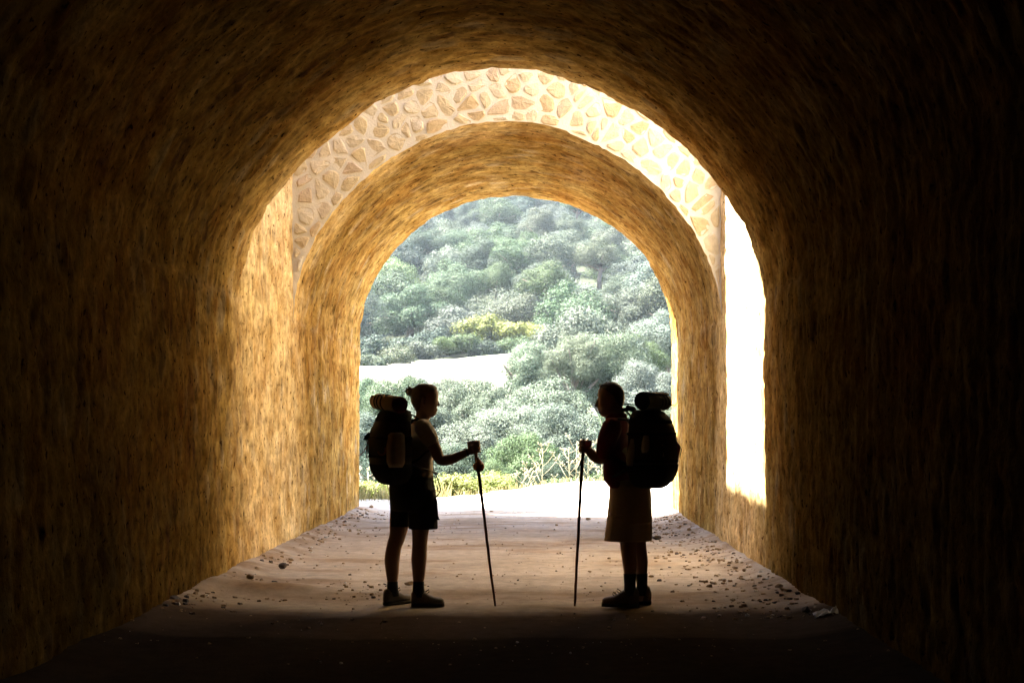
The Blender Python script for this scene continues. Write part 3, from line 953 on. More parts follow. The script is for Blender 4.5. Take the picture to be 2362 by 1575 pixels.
# grass blades along the path edge
g = Geo(); r = random.Random(17)
for i in range(2600):
    x = r.uniform(-4, 5.5); y = float(edge_y(np.array(x))) + r.gauss(.1, .35)
    if r.random() < .35: x = r.uniform(-3.6, -1.6); y = r.uniform(23, 25.4)
    z = float(ground_z(x, y)); h = r.uniform(.04, .26) * (1.3 if x < -1.5 else .6); a = r.uniform(0, 6.28); w = .010
    dx, dy = math.cos(a) * w, math.sin(a) * w; lx, ly = r.gauss(0, .3) * h, r.gauss(0, .3) * h
    g.add([(x - dx, y - dy, z - .02), (x + dx, y + dy, z - .02), (x + dx * .6 + lx * .4, y + dy * .6 + ly * .4, z + h * .6), (x + lx, y + ly, z + h)], [[0, 1, 2, 3]])
M_GRASS = principled("dry_grass", (.24, .22, .09), rough=.8, var=.6, scale=1.2)
tag(g.build("grass", M_GRASS, smooth=False), "dry yellow grass fringing the far edge of the path", None, kind="stuff")

# ------------------------------------------------------------------ hikers
YP = 9.31
S = F / YP
ANG = math.radians(30)
def skinmat(n, c): return principled(n, c, rough=.55, var=.85, scale=12, spec=.4)
M_SKIN = skinmat("skin", (.30, .16, .10))
M_CREAM = principled("cream_cotton", (.72, .66, .56), rough=.9, var=.85, scale=30, bump=.3, bscale=120)
M_BLACK = principled("black_fabric", (.018, .018, .02), rough=.85, var=.7, scale=30, bump=.3, bscale=120)
M_RED = principled("dark_red_cotton", (.20, .015, .025), rough=.9, var=.8, scale=30, bump=.3, bscale=120)
M_TAN = principled("tan_cotton", (.58, .44, .27), rough=.9, var=.85, scale=30, bump=.3, bscale=120)
M_SOCK = principled("dark_sock", (.03, .028, .03), rough=.95, var=.7, scale=60)
M_SHOE = principled("shoe_leather", (.17, .14, .11), rough=.8, var=.6, scale=25, bump=.4, bscale=60)
M_SHOEB = principled("brown_boot_leather", (.11, .075, .05), rough=.75, var=.6, scale=25, bump=.4, bscale=60)
M_SOLE = principled("rubber_sole", (.05, .045, .04), rough=.8, var=.8, scale=20)
M_HAIRW = principled("fair_hair", (.26, .18, .11), rough=.6, var=.5, scale=60, bump=.6, bscale=90)
M_HAIRM = principled("dark_grey_hair", (.07, .06, .055), rough=.6, var=.5, scale=60, bump=.6, bscale=90)
M_PACKG = principled("grey_nylon", (.06, .052, .046), rough=.65, var=.8, scale=20, bump=.3, bscale=90)
M_PACKL = principled("pale_nylon_panel", (.50, .42, .31), rough=.7, var=.8, scale=20, bump=.3, bscale=90)
M_REDN = principled("red_nylon", (.32, .03, .03), rough=.6, var=.7, scale=20)
M_ORN = principled("orange_trim", (.45, .17, .04), rough=.6, var=.8, scale=20)
M_MATT = principled("tan_foam", (.62, .47, .30), rough=.8, var=.8, scale=20)
M_MATR = principled("red_foam", (.36, .05, .05), rough=.8, var=.8, scale=20)
M_MATG = principled("green_foam", (.20, .22, .14), rough=.8, var=.8, scale=20)
M_WOOD = principled("stick_wood", (.22, .09, .045), rough=.55, var=.5, scale=18, bump=.5, bscale=40)
M_GOURD = principled("gourd_skin", (.42, .16, .06), rough=.45, var=.7, scale=12)
M_EYE = principled("eye_white", (.12, .10, .09), rough=.3)

class Body:
    """m=+1 faces right, -1 faces left; both turned ANG away from the camera"""
    def __init__(self, m, ang=ANG):
        self.m = m; self.f = Vector((math.cos(ang) * m, math.sin(ang), 0)); self.s = Vector((math.sin(ang) * m, -math.cos(ang), 0)); self.ang = ang
    def p(self, px, py, v=0.0):
        """photo pixel in the standing plane, v metres away from it"""
        Y = YP + v
        return Vector(((px - VPX) * Y / F, Y, CAM_H - (py - VPY) * Y / F))
    def ring(self, L, R, py, side, v=0.0, mult=1.0):
        """horizontal section that spans pixels L..R in view, half width `side` across the body"""
        hw = abs(R - L) / 2 * (YP + v) / F
        c = self.p((L + R) / 2, py, v)
        sd = min(side, hw / math.sin(self.ang) * .9)
        fd = math.sqrt(max(hw ** 2 - (sd * math.sin(self.ang)) ** 2, 1e-6)) / math.cos(self.ang)
        return (c.x, c.y, c.z, fd * mult, sd * mult, (self.f.x, self.f.y))

def limb(g, pts, rad, n=14):
    """smooth tapered limb with round ends"""
    P = [Vector(p) for p in pts]
    path = []; rr_ = []
    for i in range(len(P) - 1):
        for k in range(4):
            t = k / 4
            p0 = P[max(i - 1, 0)]; p1 = P[i]; p2 = P[i + 1]; p3 = P[min(i + 2, len(P) - 1)]
            q = .5 * ((2 * p1) + (p2 - p0) * t + (2 * p0 - 5 * p1 + 4 * p2 - p3) * t * t + (3 * p1 - p0 - 3 * p2 + p3) * t ** 3)
            path.append(q); rr_.append(rad[i] * (1 - t) + rad[i + 1] * t)
    path.append(P[-1]); rr_.append(rad[-1])
    d0 = (path[0] - path[1]).normalized(); d1 = (path[-1] - path[-2]).normalized()
    path = [path[0] + d0 * rr_[0] * .9, path[0] + d0 * rr_[0] * .55] + path + [path[-1] + d1 * rr_[-1] * .55, path[-1] + d1 * rr_[-1] * .9]
    rr_ = [rr_[0] * .3, rr_[0] * .8] + rr_ + [rr_[-1] * .8, rr_[-1] * .3]
    g.add(*tube(path, rr_, n))

def head(g, B, prof, back, width, m, neck_l, neck_r):
    """prof / back: {py: px} outlines of the face and the back of the skull, in profile"""
    f = Vector((m, 0.12, 0)).normalized()
    pys = sorted(set(list(prof) + list(back)))
    rings = []
    for py in pys:
        a = np.interp(py, sorted(prof), [prof[k] for k in sorted(prof)]); b = np.interp(py, sorted(back), [back[k] for k in sorted(back)])
        w = np.interp(py, sorted(width), [width[k] for k in sorted(width)])
        c = B.p((a + b) / 2, py)
        rings.append((c.x, c.y, c.z, abs(a - b) / 2 / S, w, (f.x, f.y)))
    g.add(*loft(rings, 28, 2.15))

def hand(g, B, c, stick_dir, m, grip=.014, near=-1):
    """fist round a stick: c is the stick point at mid fist; wrist lies behind (towards the body)"""
    c = Vector(c); up = Vector(stick_dir).normalized()
    back = Vector((-m, 0, 0)); back = (back - up * back.dot(up)).normalized(); side = up.cross(back).normalized()
    if side.y * near < 0: side = -side      # side points to the camera when near=-1
    # palm
    P0 = c + back * .029
    for k in range(4):
        q = P0 + up * (.034 - .0235 * k)
        limb(g, [q + back * .018 - side * .004, q + back * .0 + side * .004, c + back * .016 + up * (.036 - .0235 * k) + side * .012], [.016, .017, .012], 10)
    L = [.98, 1.05, 1.0, .85]
    for k in range(4):
        z = up * (.038 - .0238 * k); r = grip + .009
        l = L[k]
        limb(g, [c + back * .020 + side * .016 + z, c + back * .004 + side * (r + .006) + z, c - back * (r * .85) + side * (.012) + z * .98,
                 c - back * (r + .002) - side * .010 * l + z * .97, c - back * .006 - side * r * l + z * .96], [.0118, .0112, .0108, .0100, .0085], 10)
    # thumb leaves the side of the palm low on the wrist side and closes over the forefinger
    limb(g, [P0 + back * .010 - side * .012 + up * .002, P0 - side * .026 + up * .022, c + back * .004 - side * (grip + .016) + up * .034, c - back * .014 - side * .012 + up * .040], [.0145, .0125, .0105, .0085], 10)
    return P0 + back * .022

def shoe(geo_up, geo_sole, heel, toe_dir, length, width, h):
    d = Vector(toe_dir); d.z = 0; d.normalize(); heel = Vector(heel); heel.z = 0
    s = d.cross(Vector((0, 0, 1)))
    n = 14; prof = [(0, .55, .75), (.05, .84, 1), (.25, .92, 1.04), (.38, .90, .96), (.52, .94, .70), (.68, 1.0, .50), (.82, .96, .42), (.93, .74, .36), (1.0, .35, .22)]
    def lay(g, z0, zf, grow):
        V = []; Fc = []
        for (t, w, hh) in prof:
            c = heel + d * (length * (t - .0)) * (1 + grow * .03)
            top = zf(hh)
            for k in range(n):
                a = 2 * math.pi * k / n
                ca, sa = math.cos(a), math.sin(a)
                y = math.copysign(abs(ca) ** .7, ca) * width / 2 * w * (1 + grow * .08)
                z = z0 + (top - z0) * (.5 + .5 * math.copysign(abs(sa) ** .75, sa))
                if grow == 0 and sa > 0: y *= 1 - .35 * sa * sa
                V.append(c + s * y + Vector((0, 0, z)))
        m_ = len(prof)
        for i in range(m_ - 1):
            for k in range(n): Fc.append([i * n + k, i * n + (k + 1) % n, (i + 1) * n + (k + 1) % n, (i + 1) * n + k])
        Fc.append(list(range(n))[::-1]); Fc.append([(m_ - 1) * n + k for k in range(n)])
        g.add(V, Fc)
    lay(geo_up, .016, lambda hh: .03 + h * hh, 0)
    lay(geo_sole, .001, lambda hh: .034, 0.6)

def lace(g, at, m, v):
    at = Vector(at)
    for k in range(2):
        P = [at + Vector((0, 0, 0)), at + Vector((-m * -.012, 0, .012)) + Vector((m * .02, v * .01, .006 + .004 * k)), at + Vector((m * .034, v * .02 * (k - .5), .002)), at + Vector((m * .018, 0, -.010)), at]
        g.add(*tube(P, .0026, 6))

def strap(g, pts, w, th=.25, nrm=None, n=8):
    g.add(*tube(pts, w, n, flat=th, flat_dir=nrm))

def roll_mat(B, name, label, c, R, L, mats, tilt=0.0, nband=(-.10, -.045, .02)):
    """rolled sleeping mat: a spiral sheet, with three straps"""
    c = Vector(c); ax = (B.s + Vector((0, 0, -tilt))).normalized()
    e1 = Vector((0, 0, 1)); e1 = (e1 - ax * e1.dot(ax)).normalized(); e2 = ax.cross(e1)
    root = thing(name, label, "sleeping mat", tuple(c))
    def pt(r, th, l): return ax * l + e1 * (r * math.sin(th)) + e2 * (r * math.cos(th))
    th_ = .0105; turns = (R - .012) / (th_ * 1.25)
    n = int(turns * 26); V = []; Fc = []
    for i in range(n + 1):
        a = 2 * math.pi * turns * i / n; r = .012 + (R - .012) * i / n
        for (rr2, l) in ((r, -L / 2), (r, L / 2), (r - th_, L / 2), (r - th_, -L / 2)):
            V.append(pt(max(rr2, .001), a, l))
    for i in range(n):
        for k in range(4): Fc.append([i * 4 + k, i * 4 + (k + 1) % 4, (i + 1) * 4 + (k + 1) % 4, (i + 1) * 4 + k])
    Fc += [[0, 1, 2, 3], [4 * n + 3, 4 * n + 2, 4 * n + 1, 4 * n]]
    k0 = int(n * (1 - 1.02 / turns))
    o = Geo().add(V, Fc).build("mat", mats[0], root)
    o.data.materials.append(mats[1])
    mi = [0] * len(o.data.polygons)
    for i in range(n):
        mi[i * 4 + 2] = 1; mi[i * 4 + 1] = 1
        if i < k0: mi[i * 4] = 1; mi[i * 4 + 3] = 1
    o.data.polygons.foreach_set("material_index", mi)
    for l in nband:
        g = Geo()
        V = []; Fc = []
        for k in range(25):
            a = 2 * math.pi * (turns - 1 + k / 24); Rk = .012 + (R - .012) * (1 - (1 - k / 24) / turns)
            for (rr2, ll) in ((Rk - .002, l - .009), (Rk + .003, l - .009), (Rk + .003, l + .009), (Rk - .002, l + .009)): V.append(pt(rr2, a, ll))
        for k in range(24):
            for q in range(4): Fc.append([k * 4 + q, k * 4 + (q + 1) % 4, (k + 1) * 4 + (q + 1) % 4, (k + 1) * 4 + q])
        Geo().add(V, Fc).build("strap", M_BLACK, root)
    return root

# ---------------------------------------------------------------- the woman (left, facing right)
W = Body(1)
wb = W.p(950, 1398); wbase = (wb.x, wb.y, 0.0)
woman = thing("person", "person with hair bun, cream t-shirt and black shorts holding stick with gourd", "person", wbase, "hikers facing each other")
g = Geo()
prof = {886: 984, 889: 996, 895: 1006, 901: 1010, 908: 1011, 916: 1011, 921: 1010, 926: 1010.5, 934: 1011, 938: 1008, 944: 1007, 947: 1006.5, 950: 1006, 955: 1006.5, 959: 1002, 963: 994, 968: 989}
back = {886: 976, 889: 966, 895: 957, 905: 951, 918: 950, 930: 953, 940: 958, 948: 962, 958: 962, 968: 960}
width = {886: .012, 889: .035, 895: .056, 905: .071, 918: .074, 930: .070, 940: .062, 950: .050, 957: .042, 968: .045}
head(g, W, prof, back, width, 1, 0, 0)
# nose, lips, brow, ears
limb(g, [W.p(1008, 920), W.p(1011, 929), W.p(1013.2, 935)], [.006, .0075, .0085], 10)
limb(g, [W.p(1006, 943.5, -.012), W.p(1008, 943.2), W.p(1006, 943.5, .012)], [.005, .006, .005], 8)
limb(g, [W.p(1005.5, 948, -.011), W.p(1007, 948), W.p(1005.5, 948, .011)], [.005, .006, .005], 8)
for v in (-.075, .075): limb(g, [W.p(977, 917, v), W.p(976, 926, v * .98), W.p(978, 932, v * .93)], [.013, .012, .007], 8)
# neck and torso
g.add(*loft([W.ring(960, 993, 945, .052), W.ring(959, 990, 958, .055), W.ring(953, 990, 968, .065), W.ring(948, 992, 975, .11), W.ring(942, 998, 984, .165, mult=.97),
             W.ring(939, 1001, 996, .175), W.ring(938, 1003, 1015, .16), W.ring(938, 1001, 1040, .145), W.ring(938, 996, 1065, .135), W.ring(932, 997, 1090, .15), W.ring(912, 998, 1115, .165), W.ring(906, 998, 1140, .165), W.ring(915, 990, 1165, .14)], 30))
# legs: A left in view (far leg), B right in view (near leg)
def vcap(px, py, v): return W.p(px, py, v)
limb(g, [W.p(928, 1140, .05), W.p(922, 1200, .05), W.p(917, 1235, .05), W.p(909.5, 1258, .045), W.p(904.5, 1290, .04), W.p(905, 1320, .04), W.p(905.5, 1345, .04), W.p(906, 1368, .04), W.p(907, 1380, .042)],
     [.085, .074, .060, .056, .0565, .048, .036, .034, .028], 16)
limb(g, [W.p(968, 1140, -.05), W.p(970, 1200, -.05), W.p(969, 1235, -.05), W.p(968, 1258, -.05), W.p(966.5, 1288, -.05), W.p(966, 1320, -.05), W.p(965.5, 1345, -.05), W.p(965, 1368, -.05), W.p(966, 1380, -.05)],
     [.085, .071, .0585, .054, .0575, .048, .037, .035, .028], 16)
limb(g, [W.p(906, 1386, .045), W.p(916, 1391, .08)], [.024, .016], 10)
limb(g, [W.p(966, 1386, -.05), W.p(1000, 1391, -.04)], [.026, .018], 10)
# near arm (right) holding the stick
hc = W.p(1097.5, 1031, -.10)
sd = (W.p(1097, 1020, -.10) - W.p(1104, 1090, -.11))
wr = hand(g, W, hc, sd, 1)
limb(g, [W.p(978, 990, -.165), W.p(992, 1008, -.165), W.p(1004, 1035, -.15), W.p(1016, 1060, -.13), W.p(1040, 1059, -.12), W.p(1062, 1050, -.11), W.p(1080, 1042, -.10), W.p(1085, 1039, -.10)],
     [.052, .048, .043, .040, .038, .031, .0245, .024], 14)
# far arm hangs forward on the strap
limb(g, [W.p(958, 990, .16), W.p(955, 1030, .19), W.p(960, 1062, .18), W.p(975, 1070, .14), W.p(986, 1066, .10)], [.048, .042, .038, .032, .026], 12)
for k in range(4):
    limb(g, [W.p(986, 1062 + 4 * k, .09), W.p(992, 1063 + 4 * k, .065), W.p(989, 1065 + 4 * k, .045)], [.011, .009, .008], 8)
limb(g, [W.p(985, 1062, .10), W.p(988, 1056, .08), W.p(992, 1055, .06)], [.012, .010, .008], 8)
body_w = g.build("body", M_SKIN, woman, wbase, remesh=.0052, smooth_it=2)
# hair: cap and bun
g = Geo()
g.add(*loft([(lambda c, r1, r2: (c.x, c.y, c.z, r1, r2, (1, .12)))(W.p((a + b) / 2, py), (b - a) / 2 / S, w) for (py, a, b, w) in
     [(884.5, 974, 988, .02), (887, 964, 999, .046), (892, 957, 1007, .062), (899, 950.5, 1009, .074), (907, 948, 1003, .080), (917, 947, 990, .083), (927, 948, 980, .080), (936, 952, 976, .070), (945, 957, 972, .052), (950, 960, 968, .03)]], 26))
limb(g, [W.p(955, 905), W.p(949, 902), W.p(946, 903)], [.022, .026, .024], 12)
g.add(*ellipsoid(W.p(947.5, 903), (.033, .032, .033)))
for k in range(10):
    r = random.Random(k + 40)
    a = r.uniform(-.9, 1.4)
    s0 = W.p(948, 902); e = s0 + Vector((-math.cos(a) * .040, r.uniform(-.02, .02), math.sin(a) * .040))
    limb(g, [s0, e], [.010, .005], 6)
g.build("hair", M_HAIRW, woman, wbase, remesh=.005, smooth_it=1)
for v in (-.028, .030): Geo().add(*ellipsoid(W.p(1003.8, 921.5, v), (.009, .010, .008), 10, 7)).build("eye", M_EYE, woman, wbase)
# t-shirt
g = Geo()
g.add(*loft([W.ring(955, 989, 967, .062), W.ring(949, 993, 973, .115), W.ring(941, 999, 982, .165), W.ring(937, 1003, 995, .185), W.ring(935, 1005, 1015, .172), W.ring(934, 1004, 1040, .16), W.ring(934, 1000, 1062, .15), W.ring(930, 1000.5, 1082, .162), W.ring(920, 1001, 1099, .172), W.ring(922, 999, 1100, .165)], 30))
limb(g, [W.p(975, 985, -.15), W.p(985, 1000, -.165), W.p(994, 1014, -.162)], [.064, .064, .058], 14)
limb(g, [W.p(958, 985, .15), W.p(956, 1000, .175), W.p(955, 1014, .18)], [.058, .058, .054], 14)
g.build("shirt", M_CREAM, woman, wbase, remesh=.0065, smooth_it=2)
# shorts
g = Geo()
g.add(*loft([W.ring(910, 1000, 1094, .175), W.ring(900, 1001, 1104, .18), W.ring(897, 1003, 1120, .185), W.ring(897, 1005, 1140, .185), W.ring(900, 1004, 1158, .172), W.ring(905, 1000, 1176, .155)], 30))
for (l, rgt, l2, r2, v, pyb) in ((897, 960, 901, 948, .05, 1213), (935, 1005, 943, 1009.5, -.05, 1219)):
    a = W.p((l + rgt) / 2, 1128, v); b = W.p((l2 + r2) / 2, 1195, v); c_ = W.p((l2 + r2) / 2, pyb, v)
    g.add(*loft([(a.x, a.y, a.z, (rgt - l) / 2 / S, .10, (1, 0)), (b.x, b.y, b.z, (r2 - l2) / 2 / S, .095, (1, 0)), (c_.x, c_.y, c_.z, (r2 - l2) / 2 / S + .002, .095, (1, 0))], 22))
so_ = g.build("shorts", M_BLACK, woman, wbase, remesh=.0065, smooth_it=1)
pk = Geo(); 
pk.add(*loft([W.ring(994, 1004, 1142, .03, -.05), W.ring(992, 1008.5, 1150, .055, -.05), W.ring(992, 1011, 1188, .06, -.05), W.ring(1000, 1014.5, 1198, .06, -.05)], 14, 3))
pk.build("pocket", M_BLACK, woman, wbase)
# socks and shoes
for (pts, rd) in (([W.p(905.5, 1340, .04), W.p(905.5, 1355, .04), W.p(907, 1374, .04)], [.040, .041, .043]), ([W.p(965.5, 1340, -.05), W.p(965.2, 1355, -.05), W.p(967, 1376, -.05)], [.041, .042, .044])):
    Geo().add(*tube(pts, rd, 18)).build("sock", M_SOCK, woman, wbase)
def fpt(px, v):
    q = W.p(px, 1395, v); return q
for (hp_, dr, L_, w_) in ((fpt(888, .0), (.72, .69, 0), .235, .095), (fpt(948.5, -.055), (.99, .12, 0), .235, .096)):
    gu, gs = Geo(), Geo()
    shoe(gu, gs, hp_, dr, L_, w_, .092)
    u = gu.build("shoe", M_SHOE, woman, wbase)
    gs.build("sole", M_SOLE, u, wbase)
    gl = Geo(); d = Vector(dr).normalized(); b0 = Vector(hp_); b0.z = .105; b0 += d * .095
    lace(gl, b0, 1, 1); gl.build("laces", M_SOLE, u, wbase)
# wrist band, necklace cord
g = Geo(); g.add(*tube([W.p(1076.5, 1043.5, -.10), W.p(1079.5, 1042.3, -.10)], [.029, .029], 16)); g.add(*tube([W.p(1071, 1034, -.10), W.p(1072, 1037, -.10)], [.006, .005], 8))
g.build("wristband", M_BLACK, woman, wbase)

# ---- walking stick with gourd
def stick(name, label, pts, rad, mat, seed):
    r = random.Random(seed)
    P = []
    for i in range(len(pts) - 1):
        for k in range(5): 
            q = Vector(pts[i]).lerp(Vector(pts[i + 1]), k / 5); P.append(q + Vector((r.uniform(-.0015, .0015), r.uniform(-.0015, .0015), 0)))
    P.append(Vector(pts[-1]))
    rr3 = [rad * (1 - .35 * i / len(P)) * (1 + r.uniform(-.05, .08)) for i in range(len(P))]
    rr3[-1] = rad * .45
    base = (P[-1].x, P[-1].y, 0)
    root = thing(name, label, "walking stick", base)
    Geo().add(*tube(P, rr3, 10)).build("shaft", mat, root, base)
    return root, base
tip = W.p(1142.5, 1397, -.02)
WS = [W.p(1096, 1016, -.10), W.p(1097.5, 1049, -.10), W.p(1104.6, 1092, -.09), W.p(1111.6, 1148, -.08), W.p(1121.4, 1232.6, -.06), W.p(1129.8, 1302.8, -.04), tip]
ws, wsb = stick("walking_stick", "leaning brown stick in the woman's hand, with a gourd tied on", WS, .0135, M_WOOD, 2)
g = Geo(); g.add(*tube([W.p(1098.5, 1088, -.105), W.p(1094, 1090, -.11), W.p(1093.5, 1100, -.115), W.p(1094, 1108, -.11), W.p(1105, 1107, -.09)], .0026, 6)); g.add(*tube([W.p(1094, 1107, -.11), W.p(1089, 1112, -.12)], .0032, 6))
g.add(*tube([W.p(1094, 1107, -.11), W.p(1091, 1105, -.12)], .0028, 6))
g.build("cord", M_BLACK, ws, wsb)
gc = W.p(1104.5, 1075.5, -.135)
gr = thing("gourd", "small round orange-brown gourd tied to the woman's stick below her hand", "gourd", tuple(gc))
g = Geo()
gp = [(0, -.041, .004), (0, -.038, .016), (0, -.028, .032), (0, -.010, .041), (0, .008, .0415), (0, .024, .034), (0, .034, .022), (-.004, .042, .015), (-.008, .050, .012), (-.012, .062, .010), (-.014, .066, .004)]
g.add(*tube([Vector((a, 0, b)) for (a, b, c_) in gp], [c_ for (a, b, c_) in gp], 20))
g.build("shell", M_GOURD, gr)

# ---- woman's backpack
def pack(B, name, label, base_c, rows, side, mats, m, lid_rows, extras):
    root = thing(name, label, "backpack", base_c)
    g = Geo()
    g.add(*loft([B.ring(L, R, py, sd_, v) for (L, R, py, sd_, v) in rows], 32, 2.6))
    b = g.build("pack_body", mats[0], root, base_c)
    g = Geo(); g.add(*loft([B.ring(L, R, py, sd_, v) for (L, R, py, sd_, v) in lid_rows], 28, 2.6)); g.build("lid", mats[1], root, base_c)
    return root
v0 = -.14
wp_c = W.p(897, 1115, v0)
wpb = (wp_c.x, wp_c.y, wp_c.z)
rows = [(884, 922, 1116, .08, v0), (874, 936, 1111, .13, v0), (865, 943, 1100, .16, v0), (857, 947, 1082, .175, v0), (853, 948, 1064, .18, v0), (851.5, 948, 1040, .175, v0), (852, 947, 1012, .17, v0), (857, 946, 990, .16, v0), (866, 945, 972, .15, v0), (873, 944, 962, .14, v0)]
lid = [(868, 946, 975, .15, v0), (866, 948, 968, .155, v0), (871, 948, 958, .15, v0), (876, 946, 949, .135, v0), (886, 938, 944, .11, v0)]
wpack = pack(W, "backpack", "black and grey backpack with red straps and orange trim on the woman's back", wpb, rows, .17, (M_PACKG, M_BLACK), 1, lid, None)
g = Geo()  # bottom compartment
g.add(*loft([W.ring(883, 924, 1117, .085, v0), W.ring(873, 938, 1112, .135, v0), W.ring(863.5, 946, 1100, .165, v0), W.ring(856, 950, 1084, .18, v0), W.ring(853, 950, 1070, .183, v0)], 32, 2.6)); g.build("bottom_compartment", M_BLACK, wpack, wpb)
g = Geo(); g.add(*loft([W.ring(898, 928, 1078, .03, v0 - .16), W.ring(893, 933, 1066, .045, v0 - .165), W.ring(892, 934, 1030, .05, v0 - .165), W.ring(896, 932, 1003, .045, v0 - .16), W.ring(903, 926, 997, .03, v0 - .155)], 18, 2.4)); g.build("side_pocket", M_PACKL, wpack, wpb)
g = Geo()
cc = W.p(881, 1038, v0 - .185)
g.add(*tube([cc + Vector((.026 * math.cos(a), -.01 + .01 * math.cos(a), .034 * math.sin(a))) for a in np.linspace(-2.9, .6, 14)], .0055, 8)); g.build("trim", M_ORN, wpack, wpb)
g = Geo()
strap(g, [W.p(853, 1000, v0 + .02), W.p(846, 1010, v0 + .02), W.p(848, 1030, v0 + .02), W.p(846, 1055, v0 + .02)], .013, .3); strap(g, [W.p(848, 1026, v0), W.p(840, 1040, v0), W.p(829, 1051, v0)], .008, .4)
strap(g, [W.p(851, 1010, v0), W.p(846, 1036, v0), W.p(847, 1057, v0)], .010, .4)
g.build("compression_strap", M_REDN, wpack, wpb)
g = Geo()
g.add(*loft([W.ring(838, 856, 1014, .03, v0 + .03), W.ring(840, 862, 1006, .04, v0 + .03), W.ring(850, 866, 996, .03, v0 + .03)], 12)); 
strap(g, [W.p(862, 984, v0), W.p(854, 981, v0), W.p(849, 979, v0)], .006, .6); strap(g, [W.p(852, 980, v0), W.p(850, 976, v0)], .004)
strap(g, [W.p(872, 965, v0), W.p(869, 958, v0), W.p(873, 952, v0), W.p(878, 948, v0)], .005)
strap(g, [W.p(866, 952, v0), W.p(873, 948, v0), W.p(882, 944, v0)], .007, .5)
strap(g, [W.p(853, 1066, v0), W.p(851, 1072, v0)], .008)
strap(g, [W.p(860, 1086, v0), W.p(857, 1092, v0), W.p(857, 1101, v0)], .0045); strap(g, [W.p(863, 1086, v0), W.p(862, 1094, v0), W.p(861, 1098, v0)], .009, .5)
g.build("loop", M_BLACK, wpack, wpb)
for pyy in (1010, 1052):
    g = Geo(); rg = [W.ring(851 - .5, 949, pyy, .18, v0)]
    V, Fc = loft([W.ring(850.5 if pyy > 1020 else 851, 949, pyy + 3, .185, v0), W.ring(850.5 if pyy > 1020 else 851.5, 949, pyy - 3, .185, v0)], 30, 2.6)
    Geo().add(V, Fc).build("compression_band", M_BLACK, wpack, wpb)
g = Geo()  # shoulder straps
for sgn in (-1, 1):
    cpt = lambda px, py, o=sgn: W.p(px + 5 * o - 6, py, -.115 * o)
    pts_ = [cpt(938, 1000), cpt(942, 982), cpt(955, 968.5), cpt(972, 968), cpt(988, 976), cpt(998, 992), cpt(1000, 1015), cpt(990, 1040), cpt(962, 1062), cpt(945, 1070)]
    strap(g, pts_, .030, .32)
g.build("shoulder_strap", M_BLACK, wpack, wpb)
g = Geo(); strap(g, [W.p(940, 961), W.p(950, 955), W.p(965, 962), W.p(972, 966)], .006, .6); strap(g, [W.p(938, 950, -.1), W.p(950, 958, -.1), W.p(965, 965, -.06)], .006, .6); g.build("load_lifter", M_BLACK, wpack, wpb)
g = Geo()  # sternum loop in front of the chest
strap(g, [W.p(986, 973, -.05), W.p(996, 971, -.03), W.p(1001, 969)], .004); strap(g, [W.p(1000, 985), W.p(1004, 974), W.p(1002, 968), W.p(1000, 971), W.p(1002, 978)], .0045); strap(g, [W.p(1002, 984), W.p(1006, 986), W.p(1001, 990)], .0055)
strap(g, [W.p(1000, 974), W.p(1003, 980), W.p(1001, 986)], .006); g.build("chest_strap", M_BLACK, wpack, wpb)
g = Geo()  # hip belt and its dangling tail
off = W.s * .0
V, Fc = loft([W.ring(918, 1001.5, 1098, .178), W.ring(920, 1003, 1088, .180), W.ring(926, 1002, 1080, .176)], 30); 
bp_ = [W.p(930, 1068, -.20), W.p(955, 1074, -.19), W.p(980, 1082, -.14), W.p(997, 1088, -.05), W.p(1003, 1090, .03)]
strap(g, bp_, .030, .3, None)
strap(g, [W.p(930, 1080, .18), W.p(960, 1086, .20), W.p(990, 1090, .12), W.p(1003, 1090, .03)], .022, .3)
strap(g, [W.p(1000, 1060, -.04), W.p(998, 1076, -.03), W.p(1002, 1088, -.02), W.p(1009, 1102, -.02), W.p(1014, 1118, -.02), W.p(1016, 1132, -.02), W.p(1011, 1140, -.02), W.p(1006, 1146, -.03)], .009, .45)
strap(g, [W.p(1003, 1096, -.02), W.p(1006, 1115, -.02), W.p(1009, 1134, -.02)], .005, .5)
strap(g, [W.p(985, 1040, -.17), W.p(972, 1050, -.2), W.p(962, 1062, -.2)], .008, .4)
g.build("hip_belt", M_BLACK, wpack, wpb)
roll_mat(W, "rolled_mat", "tan foam mat with red core rolled on top of the woman's backpack", W.p(897, 928.5, v0 - .01), .066, .40, (M_MATT, M_MATR), tilt=.07, nband=(-.12, -.07, -.005))

# ---------------------------------------------------------------- the man (right, facing left)
Mn = Body(-1)
mb = Mn.p(1450, 1398); mbase = (mb.x, mb.y, 0.0)
man = thing("person", "person with short dark hair, dark red shirt and long tan shorts holding plain stick", "person", mbase, "hikers facing each other")
g = Geo()
prof = {882: 1404, 886: 1392, 892: 1385, 898: 1381.5, 905: 1379.5, 914: 1378.5, 920: 1379.5, 926: 1379, 934: 1378, 939: 1377.5, 943: 1380.5, 947: 1381.5, 951: 1382.5, 956: 1383.5, 960: 1388, 963: 1396, 968: 1400}
back = {882: 1414, 886: 1424, 892: 1430, 900: 1435.5, 912: 1438, 924: 1438, 932: 1436.5, 942: 1436, 955: 1440, 968: 1444}
width = {882: .015, 886: .045, 892: .062, 900: .074, 912: .080, 924: .078, 934: .072, 944: .064, 954: .052, 960: .048, 968: .055}
head(g, Mn, prof, back, width, -1, 0, 0)
limb(g, [Mn.p(1380, 920), Mn.p(1376.5, 930), Mn.p(1374, 937)], [.0065, .009, .0085], 10)
limb(g, [Mn.p(1382, 946, -.013), Mn.p(1380.6, 945.6), Mn.p(1382, 946, .013)], [.005, .006, .005], 8)
limb(g, [Mn.p(1383, 950.5, -.012), Mn.p(1382, 950.5), Mn.p(1383, 950.5, .012)], [.005, .0065, .005], 8)
